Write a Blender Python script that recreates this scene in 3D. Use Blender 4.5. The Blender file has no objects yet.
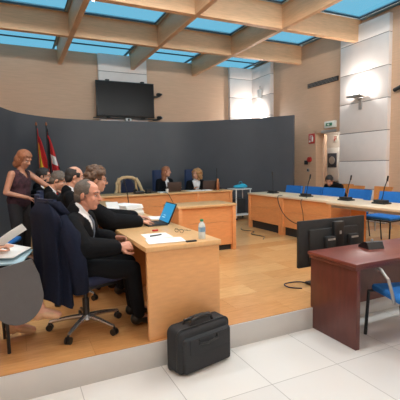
import bpy, bmesh, math, random
from mathutils import Vector, Matrix, Euler
from mathutils.bvhtree import BVHTree
random.seed(7)
R = math.radians
SC = bpy.context.scene
COL = SC.collection

# ------------------------------------------------------------------ camera, world, lights, exposure
cam = bpy.data.cameras.new('camera'); camo = bpy.data.objects.new('camera', cam); COL.objects.link(camo)
cam.sensor_width = 36.0; cam.lens = 36.0 * 385.773 / 400.0; cam.clip_start = 0.05
yaw, pit, rol = R(25.3992), R(5.15063), R(-1.07089)
fw = Vector((math.sin(yaw)*math.cos(pit), math.cos(yaw)*math.cos(pit), -math.sin(pit)))
rt0 = Vector((math.cos(yaw), -math.sin(yaw), 0)); up0 = rt0.cross(fw)
rt = math.cos(rol)*rt0 + math.sin(rol)*up0; up = -math.sin(rol)*rt0 + math.cos(rol)*up0
m = Matrix((rt, up, -fw)).transposed().to_4x4(); m.translation = Vector((0, 0, 1.55)); camo.matrix_world = m
SC.camera = camo

world = bpy.data.worlds.new('sky'); SC.world = world; world.use_nodes = True
bg = world.node_tree.nodes['Background']; bg.inputs[0].default_value = (0.20, 0.56, 0.78, 1); bg.inputs[1].default_value = 1.0

WARM = (1.0, 0.90, 0.80)
def lamp(name, kind, loc, power, col=WARM, radius=0.12, cone=150, blend=0.7, parent=None, aim=None):
    d = bpy.data.lights.new(name, kind); d.energy = power; d.color = col
    if kind in ('POINT', 'SPOT'): d.shadow_soft_size = radius
    if kind == 'SPOT': d.spot_size = R(cone); d.spot_blend = blend
    o = bpy.data.objects.new(name, d); COL.objects.link(o); o.location = loc
    if aim is not None: o.rotation_euler = (Vector(aim) - Vector(loc)).to_track_quat('-Z', 'Y').to_euler()
    if parent is not None: o.parent = parent
    return o
FILL_GLOBE_STRENGTH = 270.0
WALL_LAMP_POWER = 45.0
SC.view_settings.view_transform = 'Standard'; SC.view_settings.look = 'None'
SC.view_settings.gamma = 1.0; SC.view_settings.use_curve_mapping = False
SC.view_settings.exposure = 0.0

# ------------------------------------------------------------------ materials
def lin(c):
    r = []
    for v in c:
        v /= 255.0
        r.append(v/12.92 if v <= 0.04045 else ((v+0.055)/1.055)**2.4)
    return (*r, 1)
def base_mat(name, rough=0.5, metal=0.0, spec=0.5):
    mt = bpy.data.materials.new(name); mt.use_nodes = True
    nt = mt.node_tree; b = nt.nodes['Principled BSDF']
    b.inputs['Roughness'].default_value = rough; b.inputs['Metallic'].default_value = metal
    b.inputs['Specular IOR Level'].default_value = spec
    return mt, nt, b
def noise_mix(nt, c1, c2, scale, stretch=(1, 1, 1), detail=4, lo=0.3, hi=0.7):
    tc = nt.nodes.new('ShaderNodeTexCoord'); mp = nt.nodes.new('ShaderNodeMapping')
    mp.inputs['Scale'].default_value = stretch
    nz = nt.nodes.new('ShaderNodeTexNoise'); nz.inputs['Scale'].default_value = scale; nz.inputs['Detail'].default_value = detail
    rp = nt.nodes.new('ShaderNodeValToRGB'); rp.color_ramp.elements[0].position = lo; rp.color_ramp.elements[1].position = hi
    rp.color_ramp.elements[0].color = c1; rp.color_ramp.elements[1].color = c2
    nt.links.new(tc.outputs['Object'], mp.inputs[0]); nt.links.new(mp.outputs[0], nz.inputs['Vector'])
    nt.links.new(nz.outputs['Fac'], rp.inputs[0])
    return rp, nz, tc, mp
def mat(name, c, rough=0.6, metal=0.0, var=0.08, scale=20, stretch=(1, 1, 1), bump=0.0, spec=0.5, sheen=0.0):
    mt, nt, b = base_mat(name, rough, metal, spec)
    l = lin(c); a = tuple(max(0, v*(1-var)) for v in l[:3])+(1,); d = tuple(min(1, v*(1+var)) for v in l[:3])+(1,)
    rp, nz, tc, mp = noise_mix(nt, a, d, scale, stretch)
    nt.links.new(rp.outputs[0], b.inputs['Base Color'])
    if bump:
        bp = nt.nodes.new('ShaderNodeBump'); bp.inputs['Strength'].default_value = bump; bp.inputs['Distance'].default_value = 0.004
        nt.links.new(nz.outputs['Fac'], bp.inputs['Height']); nt.links.new(bp.outputs[0], b.inputs['Normal'])
    if sheen: b.inputs['Sheen Weight'].default_value = sheen
    return mt
def glow(name, c, s):
    mt, nt, b = base_mat(name); b.inputs['Base Color'].default_value = lin(c)
    b.inputs['Emission Color'].default_value = lin(c); b.inputs['Emission Strength'].default_value = s
    return mt

M = {}
M['plywood'] = mat('maple wall panel', (208, 171, 142), 0.55, var=0.05, scale=3, stretch=(1, 1, 14))
M['beam'] = mat('laminated beam wood', (224, 176, 134), 0.5, var=0.09, scale=4, stretch=(1.2, 1.2, 12))
M['white_panel'] = mat('white stone panel', (230, 219, 213), 0.45, var=0.02, scale=6)
M['groove'] = mat('dark joint', (120, 112, 106), 0.8)
M['plaster'] = mat('white plaster', (215, 208, 200), 0.8, var=0.02)
M['screen_grey'] = mat('charcoal curved panel', (70, 74, 81), 0.5, var=0.04, scale=3)
M['oak'] = mat('honey desk veneer', (216, 160, 106), 0.38, var=0.06, scale=5, stretch=(2, 2, 9))
M['oak_orange'] = mat('orange desk veneer', (222, 150, 94), 0.38, var=0.06, scale=5, stretch=(2, 2, 9))
M['oak_top'] = mat('honey desk top', (218, 172, 120), 0.32, var=0.05, scale=5, stretch=(8, 1.5, 2))
M['oak_edge'] = mat('desk edge banding', (190, 140, 92), 0.4, var=0.06)
M['pale_top'] = mat('pale table top', (226, 202, 172), 0.35, var=0.03, scale=4)
M['orange_wood'] = mat('orange beech', (206, 130, 68), 0.4, var=0.08, scale=6, stretch=(2, 2, 8))
M['mahogany'] = mat('mahogany veneer', (90, 46, 40), 0.3, var=0.16, scale=7, stretch=(3, 3, 0.8))
M['mahogany_top'] = mat('mahogany top', (112, 55, 46), 0.34, var=0.1, scale=6, stretch=(1, 5, 3))
M['black'] = mat('black plastic', (24, 24, 26), 0.4, var=0.1)
M['black_matte'] = mat('black matte plastic', (34, 35, 37), 0.65, var=0.1)
M['gloss_black'] = mat('glossy black glass', (16, 13, 14), 0.3, var=0.05, spec=0.2)
M['bezel'] = mat('tv bezel', (20, 20, 22), 0.35)
M['chrome'] = mat('polished aluminium', (190, 190, 192), 0.25, 0.9, var=0.03)
M['steel'] = mat('grey steel', (168, 165, 162), 0.4, 0.4)
M['white_metal'] = mat('white painted metal', (222, 222, 220), 0.4, var=0.02)
M['blue_fabric'] = mat('blue upholstery', (38, 116, 194), 0.9, var=0.15, scale=120, bump=0.2)
M['navy_fabric'] = mat('navy upholstery', (27, 34, 62), 0.9, var=0.12, scale=120, bump=0.2)
M['navy_cloth'] = mat('dark navy wool', (22, 26, 42), 0.95, var=0.15, scale=60, bump=0.2, spec=0.15)
M['black_cloth'] = mat('black robe cloth', (14, 14, 17), 0.85, var=0.15, scale=60, bump=0.15, spec=0.15)
M['dark_cloth'] = mat('dark charcoal cloth', (40, 38, 40), 0.9, var=0.12, scale=60)
M['trouser'] = mat('dark grey trousers', (20, 20, 23), 0.9, var=0.12, scale=80, spec=0.15)
M['maroon_top'] = mat('maroon patterned top', (62, 34, 42), 0.9, var=0.6, scale=26)
M['shirt'] = mat('white shirt', (232, 230, 232), 0.8, var=0.02)
M['tie'] = mat('grey patterned tie', (92, 98, 110), 0.6, var=0.35, scale=90)
M['skin'] = mat('skin', (208, 152, 126), 0.5, var=0.05, scale=14)
M['skin_tan'] = mat('tanned skin', (182, 128, 102), 0.5, var=0.05, scale=14)
M['skin_pink'] = mat('ruddy skin', (200, 140, 116), 0.5, var=0.07, scale=14)
M['lips'] = mat('lips', (168, 96, 88), 0.5)
M['eye'] = mat('eye white', (196, 186, 178), 0.2)
M['iris'] = mat('dark iris', (40, 30, 26), 0.2)
M['hair_grey'] = mat('grey hair', (96, 86, 78), 0.7, var=0.35, scale=60, stretch=(1, 1, 3), bump=0.5)
M['hair_brown'] = mat('brown hair', (92, 68, 52), 0.7, var=0.35, scale=60, stretch=(1, 1, 3), bump=0.5)
M['hair_dark'] = mat('dark hair', (44, 38, 36), 0.7, var=0.3, scale=60, bump=0.5)
M['hair_red'] = mat('auburn hair', (146, 92, 62), 0.6, var=0.3, scale=50, stretch=(4, 4, 1), bump=0.5)
M['hair_blond'] = mat('curly blond hair', (176, 130, 84), 0.7, var=0.35, scale=40, bump=0.6)
M['paper'] = mat('white paper', (236, 236, 234), 0.8, var=0.02)
M['blue_folder'] = mat('pale blue folder', (176, 206, 220), 0.7, var=0.03)
M['red'] = mat('signal red', (186, 44, 38), 0.5)
M['green'] = mat('sign green', (60, 128, 92), 0.5)
M['sign_white'] = mat('sign white', (226, 226, 218), 0.5)
M['nude'] = mat('beige leather', (196, 152, 116), 0.35)
M['tablet_grey'] = mat('grey writing tablet', (84, 82, 84), 0.6, var=0.05)
M['bag'] = mat('black ballistic nylon', (36, 38, 42), 0.75, var=0.2, scale=160, bump=0.4)
M['shoe'] = mat('black leather', (18, 18, 19), 0.3)
M['bottle'] = mat('bottle plastic', (206, 214, 214), 0.15, var=0.02)
M['bottle_label'] = mat('bottle label', (120, 160, 190), 0.5, var=0.2, scale=50)
M['cap'] = mat('green cap', (40, 140, 96), 0.4)
M['copper'] = mat('copper bottle', (170, 104, 68), 0.35, 0.4)
M['turquoise'] = mat('turquoise plastic', (40, 170, 205), 0.5)
M['flag_red'] = mat('flag red', (184, 36, 40), 0.8)
M['flag_yellow'] = mat('flag yellow', (226, 186, 50), 0.8)
M['flag_white'] = mat('flag white', (230, 226, 224), 0.8)
M['flag_dark'] = mat('dark ribbon', (38, 28, 32), 0.8)
M['brown_laptop'] = mat('brown laptop shell', (70, 52, 46), 0.5)
M['step_grey'] = mat('grey step riser', (196, 193, 190), 0.5, var=0.03, scale=4)
M['frame_white'] = mat('skylight frame', (176, 196, 204), 0.5, var=0.02)
M['frame_dark'] = mat('skylight gasket', (60, 74, 84), 0.5)
M['picture'] = mat('dark cabinet window', (66, 70, 80), 0.25, var=0.15, scale=8)
M['fill_globe_on'] = glow('added fill globe', (240, 252, 255), FILL_GLOBE_STRENGTH)
M['corridor_fill_on'] = glow('added corridor fill', (250, 248, 240), 55)
M['lamp_on'] = glow('lit lamp', (255, 244, 226), 12)
M['laptop_screen'] = glow('lit laptop screen', (34, 128, 176), 0.75)
M['screen_text'] = glow('laptop screen text', (150, 205, 225), 0.7)

def tile_mat():
    mt, nt, b = base_mat('white floor tile', 0.28)
    tc = nt.nodes.new('ShaderNodeTexCoord'); br = nt.nodes.new('ShaderNodeTexBrick')
    br.offset = 0.0; br.squash = 1.0
    for k, v in (('Scale', 1.0), ('Mortar Size', 0.003), ('Mortar Smooth', 0.2), ('Bias', 0.0), ('Brick Width', 0.61), ('Row Height', 0.61)): br.inputs[k].default_value = v
    br.inputs['Color1'].default_value = lin((226, 222, 218)); br.inputs['Color2'].default_value = lin((219, 215, 212)); br.inputs['Mortar'].default_value = lin((172, 167, 162))
    nt.links.new(tc.outputs['Object'], br.inputs['Vector']); nt.links.new(br.outputs['Color'], b.inputs['Base Color'])
    return mt
def parquet_mat():
    mt, nt, b = base_mat('honey parquet', 0.22)
    tc = nt.nodes.new('ShaderNodeTexCoord'); br = nt.nodes.new('ShaderNodeTexBrick')
    br.offset = 0.5
    for k, v in (('Scale', 1.0), ('Mortar Size', 0.0012), ('Mortar Smooth', 0.3), ('Bias', -0.1), ('Brick Width', 0.9), ('Row Height', 0.30)): br.inputs[k].default_value = v
    br.inputs['Color1'].default_value = lin((216, 156, 98)); br.inputs['Color2'].default_value = lin((234, 184, 126)); br.inputs['Mortar'].default_value = lin((176, 116, 66))
    nz = nt.nodes.new('ShaderNodeTexNoise'); nz.inputs['Scale'].default_value = 5; nz.inputs['Detail'].default_value = 5
    mp = nt.nodes.new('ShaderNodeMapping'); mp.inputs['Scale'].default_value = (1.2, 9, 1)
    nt.links.new(tc.outputs['Object'], mp.inputs[0]); nt.links.new(mp.outputs[0], nz.inputs['Vector'])
    mx = nt.nodes.new('ShaderNodeMix'); mx.data_type = 'RGBA'; mx.blend_type = 'MULTIPLY'; mx.inputs[0].default_value = 0.35
    rp = nt.nodes.new('ShaderNodeValToRGB'); rp.color_ramp.elements[0].color = (0.55, 0.5, 0.45, 1); rp.color_ramp.elements[0].position = 0.3; rp.color_ramp.elements[1].position = 0.65
    nt.links.new(nz.outputs['Fac'], rp.inputs[0])
    nt.links.new(tc.outputs['Object'], br.inputs['Vector'])
    nt.links.new(br.outputs['Color'], mx.inputs[6]); nt.links.new(rp.outputs[0], mx.inputs[7]); nt.links.new(mx.outputs[2], b.inputs['Base Color'])
    return mt
def glass_mat():
    mt = bpy.data.materials.new('skylight glass'); mt.use_nodes = True; nt = mt.node_tree
    for n in list(nt.nodes): nt.nodes.remove(n)
    o = nt.nodes.new('ShaderNodeOutputMaterial'); tr = nt.nodes.new('ShaderNodeBsdfTransparent'); gl = nt.nodes.new('ShaderNodeBsdfGlossy'); mx = nt.nodes.new('ShaderNodeMixShader')
    tr.inputs[0].default_value = (0.84, 0.93, 0.95, 1); gl.inputs['Roughness'].default_value = 0.05; mx.inputs[0].default_value = 0.06
    nt.links.new(tr.outputs[0], mx.inputs[1]); nt.links.new(gl.outputs[0], mx.inputs[2]); nt.links.new(mx.outputs[0], o.inputs[0])
    return mt
M['tile'] = tile_mat(); M['parquet'] = parquet_mat(); M['glass'] = glass_mat()

# ------------------------------------------------------------------ mesh helpers
def frame_z(d):
    return Vector(d).normalized().to_track_quat('Z', 'Y').to_matrix().to_4x4()
class MB:
    def __init__(s, mtx=None): s.bm = bmesh.new(); s.mx = mtx or Matrix()
    def _add(s, verts, mtx): bmesh.ops.transform(s.bm, matrix=s.mx @ mtx, verts=verts)
    def box(s, c, d, bev=0.0, rot=None, mi=0, seg=2):
        g = bmesh.ops.create_cube(s.bm, size=1.0); vs = g['verts']
        bmesh.ops.scale(s.bm, vec=Vector(d), verts=vs)
        if bev > 0:
            es = list({e for v in vs for e in v.link_edges})
            r = bmesh.ops.bevel(s.bm, geom=es, offset=min(bev, min(d)*0.49), segments=seg, affect='EDGES', profile=0.5)
            vs = list({v for f in r['faces'] for v in f.verts} | {v for v in vs if v.is_valid})
            stack = list(vs); seen = set(vs)
            while stack:
                v = stack.pop()
                for e in v.link_edges:
                    w = e.other_vert(v)
                    if w not in seen: seen.add(w); stack.append(w)
            vs = list(seen)
        mt = Matrix.Translation(Vector(c)) @ (rot.to_4x4() if rot is not None else Matrix())
        s._add(vs, mt)
        if mi:
            for f in {f for v in vs for f in v.link_faces}: f.material_index = mi
        return s
    def b2(s, a, b, bev=0.0, mi=0):
        a, b = Vector(a), Vector(b)
        return s.box((a+b)/2, [abs(x) for x in (b-a)], bev, mi=mi)
    def cone(s, p0, p1, r0, r1=None, seg=16, mi=0):
        r1 = r0 if r1 is None else r1; p0, p1 = Vector(p0), Vector(p1); d = p1-p0
        g = bmesh.ops.create_cone(s.bm, cap_ends=True, segments=seg, radius1=r0, radius2=r1, depth=d.length)
        s._add(g['verts'], Matrix.Translation((p0+p1)/2) @ frame_z(d))
        if mi:
            for f in {f for v in g['verts'] for f in v.link_faces}: f.material_index = mi
        return s
    def ell(s, c, r, rot=None, sub=2, mi=0):
        g = bmesh.ops.create_icosphere(s.bm, subdivisions=sub, radius=1.0)
        r = (r, r, r) if isinstance(r, (int, float)) else r
        s._add(g['verts'], Matrix.Translation(Vector(c)) @ (rot.to_4x4() if rot is not None else Matrix()) @ Matrix.Diagonal((*r, 1)))
        if mi:
            for f in {f for v in g['verts'] for f in v.link_faces}: f.material_index = mi
        return s
    def cap(s, p0, p1, r0, r1=None, seg=14):
        r1 = r0 if r1 is None else r1
        s.ell(p0, r0); s.ell(p1, r1)
        if (Vector(p1)-Vector(p0)).length > 1e-4: s.cone(p0, p1, r0, r1, seg)
        return s
    def tube(s, pts, r, seg=10, mi=0):
        pts = [Vector(p) for p in pts]; rings = []
        n = len(pts); ref = Vector((0, 0, 1))
        for i, p in enumerate(pts):
            t = (pts[min(i+1, n-1)] - pts[max(i-1, 0)]).normalized()
            if abs(t.dot(ref)) > 0.97: ref = Vector((1, 0, 0)) if abs(t.x) < 0.9 else Vector((0, 1, 0))
            u = t.cross(ref).normalized(); v = t.cross(u)
            rr = r[i] if isinstance(r, (list, tuple)) else r
            rings.append([s.bm.verts.new(s.mx @ (p + rr*(math.cos(2*math.pi*k/seg)*u + math.sin(2*math.pi*k/seg)*v))) for k in range(seg)])
            ref = -v if abs(t.dot(-v)) < 0.9 else ref
            ref = v.copy()
            ref = t.cross(u).cross(t).cross(t) if False else (u.cross(t))
        fs = []
        for a, b in zip(rings, rings[1:]):
            # match rings by nearest start to avoid twisting
            k0 = min(range(seg), key=lambda k: (b[k].co-a[0].co).length)
            for k in range(seg):
                fs.append(s.bm.faces.new((a[k], a[(k+1) % seg], b[(k+1+k0) % seg], b[(k+k0) % seg])) if True else None)
            b[:] = [b[(k+k0) % seg] for k in range(seg)]
        fs.append(s.bm.faces.new(rings[0])); fs.append(s.bm.faces.new(rings[-1]))
        for f in fs: f.material_index = mi
        return s
    def lathe(s, prof, c=(0, 0, 0), seg=24, mi=0):
        rings = []
        for r, z in prof:
            rings.append([s.bm.verts.new(s.mx @ (Vector(c)+Vector((max(r, 1e-4)*math.cos(2*math.pi*k/seg), max(r, 1e-4)*math.sin(2*math.pi*k/seg), z)))) for k in range(seg)])
        for a, b in zip(rings, rings[1:]):
            for k in range(seg): s.bm.faces.new((a[k], a[(k+1) % seg], b[(k+1) % seg], b[k])).material_index = mi
        s.bm.faces.new(rings[0]).material_index = mi; s.bm.faces.new(rings[-1]).material_index = mi
        return s
    def prism(s, poly, h, mtx=None, mi=0):
        mtx = mtx or Matrix()
        lo = [s.bm.verts.new(s.mx @ mtx @ Vector((x, y, 0))) for x, y in poly]
        hi = [s.bm.verts.new(s.mx @ mtx @ Vector((x, y, h))) for x, y in poly]
        n = len(poly); fs = [s.bm.faces.new(lo), s.bm.faces.new(hi)]
        for k in range(n): fs.append(s.bm.faces.new((lo[k], lo[(k+1) % n], hi[(k+1) % n], hi[k])))
        for f in fs: f.material_index = mi
        return s
    def sheet(s, fn, nu, nv, mat_fn=None, wrap=False):
        g = [[s.bm.verts.new(s.mx @ Vector(fn(i/(nu if wrap else nu-1), j/(nv-1)))) for j in range(nv)] for i in range(nu)]
        for i in range(nu if wrap else nu-1):
            for j in range(nv-1):
                a = g[i]; b = g[(i+1) % nu]
                f = s.bm.faces.new((a[j], b[j], b[j+1], a[j+1]))
                if mat_fn: f.material_index = mat_fn((i+0.5)/nu, (j+0.5)/nv)
        return s
    def solid(s, t):
        bmesh.ops.recalc_face_normals(s.bm, faces=s.bm.faces)
        bmesh.ops.solidify(s.bm, geom=list(s.bm.faces), thickness=t); return s
    def mesh(s, name, mats, smooth=35):
        bmesh.ops.recalc_face_normals(s.bm, faces=s.bm.faces)
        me = bpy.data.meshes.new(name); s.bm.to_mesh(me); s.bm.free()
        for x in (mats if isinstance(mats, (list, tuple)) else [mats]): me.materials.append(x)
        me.polygons.foreach_set('use_smooth', [True]*len(me.polygons))
        if smooth < 180: me.set_sharp_from_angle(angle=R(smooth))
        return me
    def build(s, name, mats, parent=None, loc=None, rz=0.0, smooth=35, label=None):
        o = bpy.data.objects.new(name, s.mesh(name, mats, smooth)); COL.objects.link(o)
        if parent is not None: o.parent = parent
        if loc is not None: o.location = loc
        if rz: o.rotation_euler = (0, 0, rz)
        if label: o['label'] = label
        return o
    def remesh(s, name, mats, parent, voxel, it=3, cut=None, shell=0.0, label=None):
        me = bpy.data.meshes.new('tmp'); s.bm.to_mesh(me); s.bm.free()
        t = bpy.data.objects.new('tmp', me); COL.objects.link(t)
        a = t.modifiers.new('r', 'REMESH'); a.mode = 'VOXEL'; a.voxel_size = voxel
        if it: b = t.modifiers.new('s', 'SMOOTH'); b.iterations = it; b.factor = 0.5
        dg = bpy.context.evaluated_depsgraph_get(); dg.update()
        ne = bpy.data.meshes.new_from_object(t.evaluated_get(dg)); bpy.data.objects.remove(t); bpy.data.meshes.remove(me)
        if cut is not None:
            bm = bmesh.new(); bm.from_mesh(ne)
            bmesh.ops.delete(bm, geom=[f for f in bm.faces if cut(f.calc_center_median())], context='FACES')
            if shell: bmesh.ops.recalc_face_normals(bm, faces=bm.faces); bmesh.ops.solidify(bm, geom=list(bm.faces), thickness=shell)
            bm.to_mesh(ne); bm.free()
        ne.name = name; ne.materials.clear()
        for x in (mats if isinstance(mats, (list, tuple)) else [mats]): ne.materials.append(x)
        ne.polygons.foreach_set('use_smooth', [True]*len(ne.polygons))
        o = bpy.data.objects.new(name, ne); COL.objects.link(o)
        if parent is not None: o.parent = parent
        if label: o['label'] = label
        return o

def tag(o, label, cat, group=None):
    o['label'] = label; o['category'] = cat
    if group: o['group'] = group
    return o
def thing(name, label, cat, loc=(0, 0, 0), rz=0.0, group=None):
    o = bpy.data.objects.new(name, None); COL.objects.link(o); o.location = loc; o.rotation_euler = (0, 0, rz)
    o.empty_display_size = 0.1
    return tag(o, label, cat, group)
def struct(o): o['kind'] = 'structure'; return o
def dup(root, loc, rz, label, group=None):
    def cp(o, par):
        c = o.copy(); COL.objects.link(c); c.parent = par
        for ch in o.children: cp(ch, c)
        return c
    r = cp(root, None); r.location = loc; r.rotation_euler = (0, 0, rz); r['label'] = label
    if group: r['group'] = group
    return r

P = 0.20          # platform height
TOP = 0.94        # desk top height above the tile floor
# ------------------------------------------------------------------ setting
X0, X1, Y0, Y1, ZC = -3.0, 7.3, -4.0, 11.1, 4.75
fl = MB().b2((X0-0.94, Y0-2.745, -0.1), (X1-0.94, 0, 0)).build('floor', M['tile'], loc=(0.94, 2.745, 0)); struct(fl)
pf = MB().b2((X0, 0, -0.1), (X1, Y1-2.745, P)).build('floor_platform', [M['parquet']], loc=(0, 2.745, 0)); struct(pf)
o = MB().b2((X0, 2.733, 0.0), (X1, 2.745, P-0.002), 0.003).build('trim_1', M['step_grey']); struct(o)
def wall(name, a, b, m_, door=None):
    return struct(MB().b2(a, b).build(name, m_))
wall('wall_back', (X0, Y1, 0), (X1+0.2, Y1+0.2, 4.67), M['plywood'])
wall('wall_left', (X0-0.2, Y0, 0), (X0, Y1+0.2, ZC+0.2), M['plywood'])
wall('wall_front', (X0-0.2, Y0-0.2, 0), (X1+0.2, Y0, ZC+0.2), M['plaster'])
DY0, DY1, DZ = 7.22, 8.05, 2.34
w = MB().b2((X1, Y0, 0), (X1+0.2, DY0, ZC)).b2((X1, DY1, 0), (X1+0.2, Y1+0.2, ZC)).b2((X1, DY0, DZ), (X1+0.2, DY1, ZC))
struct(w.build('wall_right', M['plywood']))
# corridor seen through the doorway
struct(MB().b2((X1+1.3, 6.4, 0), (X1+1.4, 11.0, 3.0)).b2((X1+0.2, 10.9, 0), (X1+1.4, 11.0, 3.0)).b2((X1+0.2, 6.4, 0), (X1+1.4, 6.5, 3.0)).build('wall_corridor', M['plaster']))
struct(MB().b2((X1+0.2, 6.4, 3.0), (X1+1.4, 11.0, 3.1)).build('ceiling_corridor', M['plaster']))
t = thing('corridor_fill_lamp', 'unseen ceiling lamp added to light the corridor beyond the doorway', 'lamp', (8.1, 8.0, 3.0))  # added above the sightline so the corridor shows bright
MB().box((0, 0, -0.02), (0.4, 0.4, 0.04), 0.01).build('housing', M['white_metal'], t); MB().box((0, 0, -0.045), (0.34, 0.34, 0.02), 0.005).build('diffuser', M['corridor_fill_on'], t)
struct(MB().b2((X1, 6.4, 0.0), (X1+1.4, 11.0, P)).build('floor_corridor', M['parquet']))
d = MB().b2((X1-0.015, DY1, P), (X1+0.22, DY1+0.05, DZ+0.06)).b2((X1-0.015, DY0-0.05, P), (X1+0.22, DY0, DZ+0.06)).b2((X1-0.015, DY0-0.05, DZ), (X1+0.22, DY1+0.05, DZ+0.06)).build('door_1', M['plywood']); struct(d)
MB().box((0.34, 0, 1.07), (0.68, 0.04, 2.12), 0.004).build('door_leaf', M['plywood'], parent=d, loc=(X1+0.21, DY1-0.03, P), rz=R(40))
MB().b2((X1-0.04, DY0+0.1, DZ-0.02), (X1-0.015, DY0+0.62, DZ+0.05), 0.006).build('door_closer', M['steel'], parent=d)

# stone pillars with joints
def pillar(name, boxes, joints, z1):
    mb = MB(); zs = [P]+joints+[z1]
    for a, b in boxes:
        for z, zz in zip(zs, zs[1:]): mb.b2((a[0], a[1], z+0.008), (b[0], b[1], zz-0.008), 0.003)
        mb.b2((a[0]+0.012, a[1]+0.012, P), (b[0]-0.0, b[1]-0.012, z1), mi=1)
    return struct(mb.build(name, [M['white_panel'], M['groove']]))
pillar('trim_2', [((7.20, 5.80), (7.32, 7.14))], [0.93, 1.577, 2.234, 2.919, 3.594, 4.27], 4.66)
pillar('trim_3', [((6.35, 10.98), (7.3, 11.1)), ((7.18, 9.95), (7.3, 10.98))], [1.1, 1.75, 2.4, 3.05, 3.7, 4.3], 4.66)
pillar('trim_4', [((2.2, 10.98), (3.58, 11.1))], [1.0, 1.65, 2.3, 2.95, 3.55, 4.19], 4.66)

# laminated beams: one family runs away from us, the other across
BZ0, BZ1 = 4.29, 4.76
AX = [-2.685+1.95*k for k in range(5)]          # right faces of the lengthwise beams
AX = [-2.685, -0.735, 1.265, 3.215, 5.17]
BY = [8.67-2.06*k for k in range(7)]            # near faces of the cross beams
n = 10
for x in AX:
    struct(MB().b2((x-0.105, Y0, BZ0), (x, Y1, BZ1), 0.004).build('trim_%d' % n, M['beam'])); n += 1
xs = [X0]+[v for x in AX for v in (x-0.105, x)]+[X1]
MBEAM = mat('cross beam wood', (224, 176, 134), 0.5, var=0.09, scale=4, stretch=(1.2, 1.2, 12))
for y in BY:
    mb = MB()
    for a, b in zip(xs[0::2], xs[1::2]): mb.b2((a, y, BZ0), (b, y+0.13, BZ1))
    struct(mb.build('trim_%d' % n, MBEAM)); n += 1
# skylights in every bay, and the ceiling ribs that hold them
ys = [Y1+0.55]+[v for y in BY for v in (y+0.13, y)]+[Y0]
mb = MB()
for x in AX: mb.b2((x-0.13, Y0, BZ1), (x+0.03, Y1, BZ1+0.06))
for y in BY: mb.b2((X0, y-0.03, BZ1), (X1, y+0.16, BZ1+0.06))
mb.b2((X0-0.2, Y1+0.55, 4.5), (X1+0.2, Y1+0.65, BZ1+0.06)); mb.b2((X0-0.2, Y1+0.2, 4.5), (X1+0.2, Y1+0.65, 4.56)); mb.b2((X1-0.12, Y0, BZ1+0.03), (X1+0.2, Y1, BZ1+0.06)); mb.b2((X0-0.2, Y0, BZ1+0.03), (X0+0.1, Y1, BZ1+0.06)); mb.b2((X0, Y0-0.2, BZ1+0.03), (X1, Y0+0.1, BZ1+0.06))
struct(mb.build('ceiling', M['frame_white']))
wn = 1
for a, b in zip(xs[0::2], xs[1::2]):
    for y1, y0 in zip(ys[0::2], ys[1::2]):
        if y1 < 3.5 or b < -0.8: 
            struct(MB().b2((a, y0, BZ1), (b, y1, BZ1+0.02)).build('ceiling_panel', M['plaster'])); continue
        p = MB()
        a2, b2, c2, d2 = a+0.03, b-(0.12 if b > 7 else 0.03), y0+0.03, y1-0.03
        for q in (((a2, c2), (b2, c2+0.035)), ((a2, d2-0.035), (b2, d2)), ((a2, c2), (a2+0.035, d2)), ((b2-0.035, c2), (b2, d2))):
            p.b2((*q[0], BZ1-0.01), (*q[1], BZ1+0.05))
        o = struct(p.build('window_%d' % wn, M['frame_white'])); wn += 1
        p = MB()
        for q in (((a2+.035, c2+.035), (b2-.035, c2+0.05)), ((a2+.035, d2-0.05), (b2-.035, d2-.035)), ((a2+.035, c2+.035), (a2+0.05, d2-.035)), ((b2-0.05, c2+.035), (b2-.035, d2-.035))): p.b2((*q[0], BZ1-0.012), (*q[1], BZ1+0.02))
        if y1 > 11: p.b2((a2+.05, 10.68, BZ1-0.012), (b2-.05, 10.705, BZ1+0.02))
        p.build('gasket', M['frame_dark'], parent=o)
        MB().sheet(lambda u, v: (a2+0.03+u*(b2-a2-0.06), c2+0.03+v*(d2-c2-0.06), BZ1+0.03), 2, 2).build('glass', M['glass'], parent=o)

# curved charcoal panel behind the bench
pts = [(-0.62, 5.6), (-0.6, 6.6), (-0.48, 7.6), (-0.2, 8.55), (0.155, 9.34), (0.93, 10.0), (1.78, 10.2), (2.82, 10.2), (4.18, 9.99), (5.44, 8.9), (5.97, 8.3), (6.32, 7.78)]
def catmull(pts, n=8):
    out = []; p = [Vector(q) for q in pts]; p = [2*p[0]-p[1]]+p+[2*p[-1]-p[-2]]
    for i in range(1, len(p)-2):
        for k in range(n):
            t = k/n; a, b, c, d_ = p[i-1], p[i], p[i+1], p[i+2]
            out.append(0.5*((2*b)+(c-a)*t+(2*a-5*b+4*c-d_)*t*t+(3*b-a-3*c+d_)*t**3))
    return out+[p[-2]]
cv = catmull(pts); outer = []
for i, p in enumerate(cv):
    t = (cv[min(i+1, len(cv)-1)]-cv[max(i-1, 0)]).normalized(); outer.append(p+Vector((-t.y, t.x))*0.07)
mb = MB(); rows = [[mb.bm.verts.new((q.x, q.y, z)) for q, z in ((a, P), (a, 2.75), (b, 2.75), (b, P))] for a, b in zip(cv, outer)]
for a, b in zip(rows, rows[1:]):
    for k in range(4): mb.bm.faces.new((a[k], a[(k+1) % 4], b[(k+1) % 4], b[k]))
mb.bm.faces.new(rows[0]); mb.bm.faces.new(rows[-1])
o = mb.build('curved_partition', M['screen_grey']); tag(o, 'tall charcoal curved partition panel standing behind the long bench', 'partition')

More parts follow.
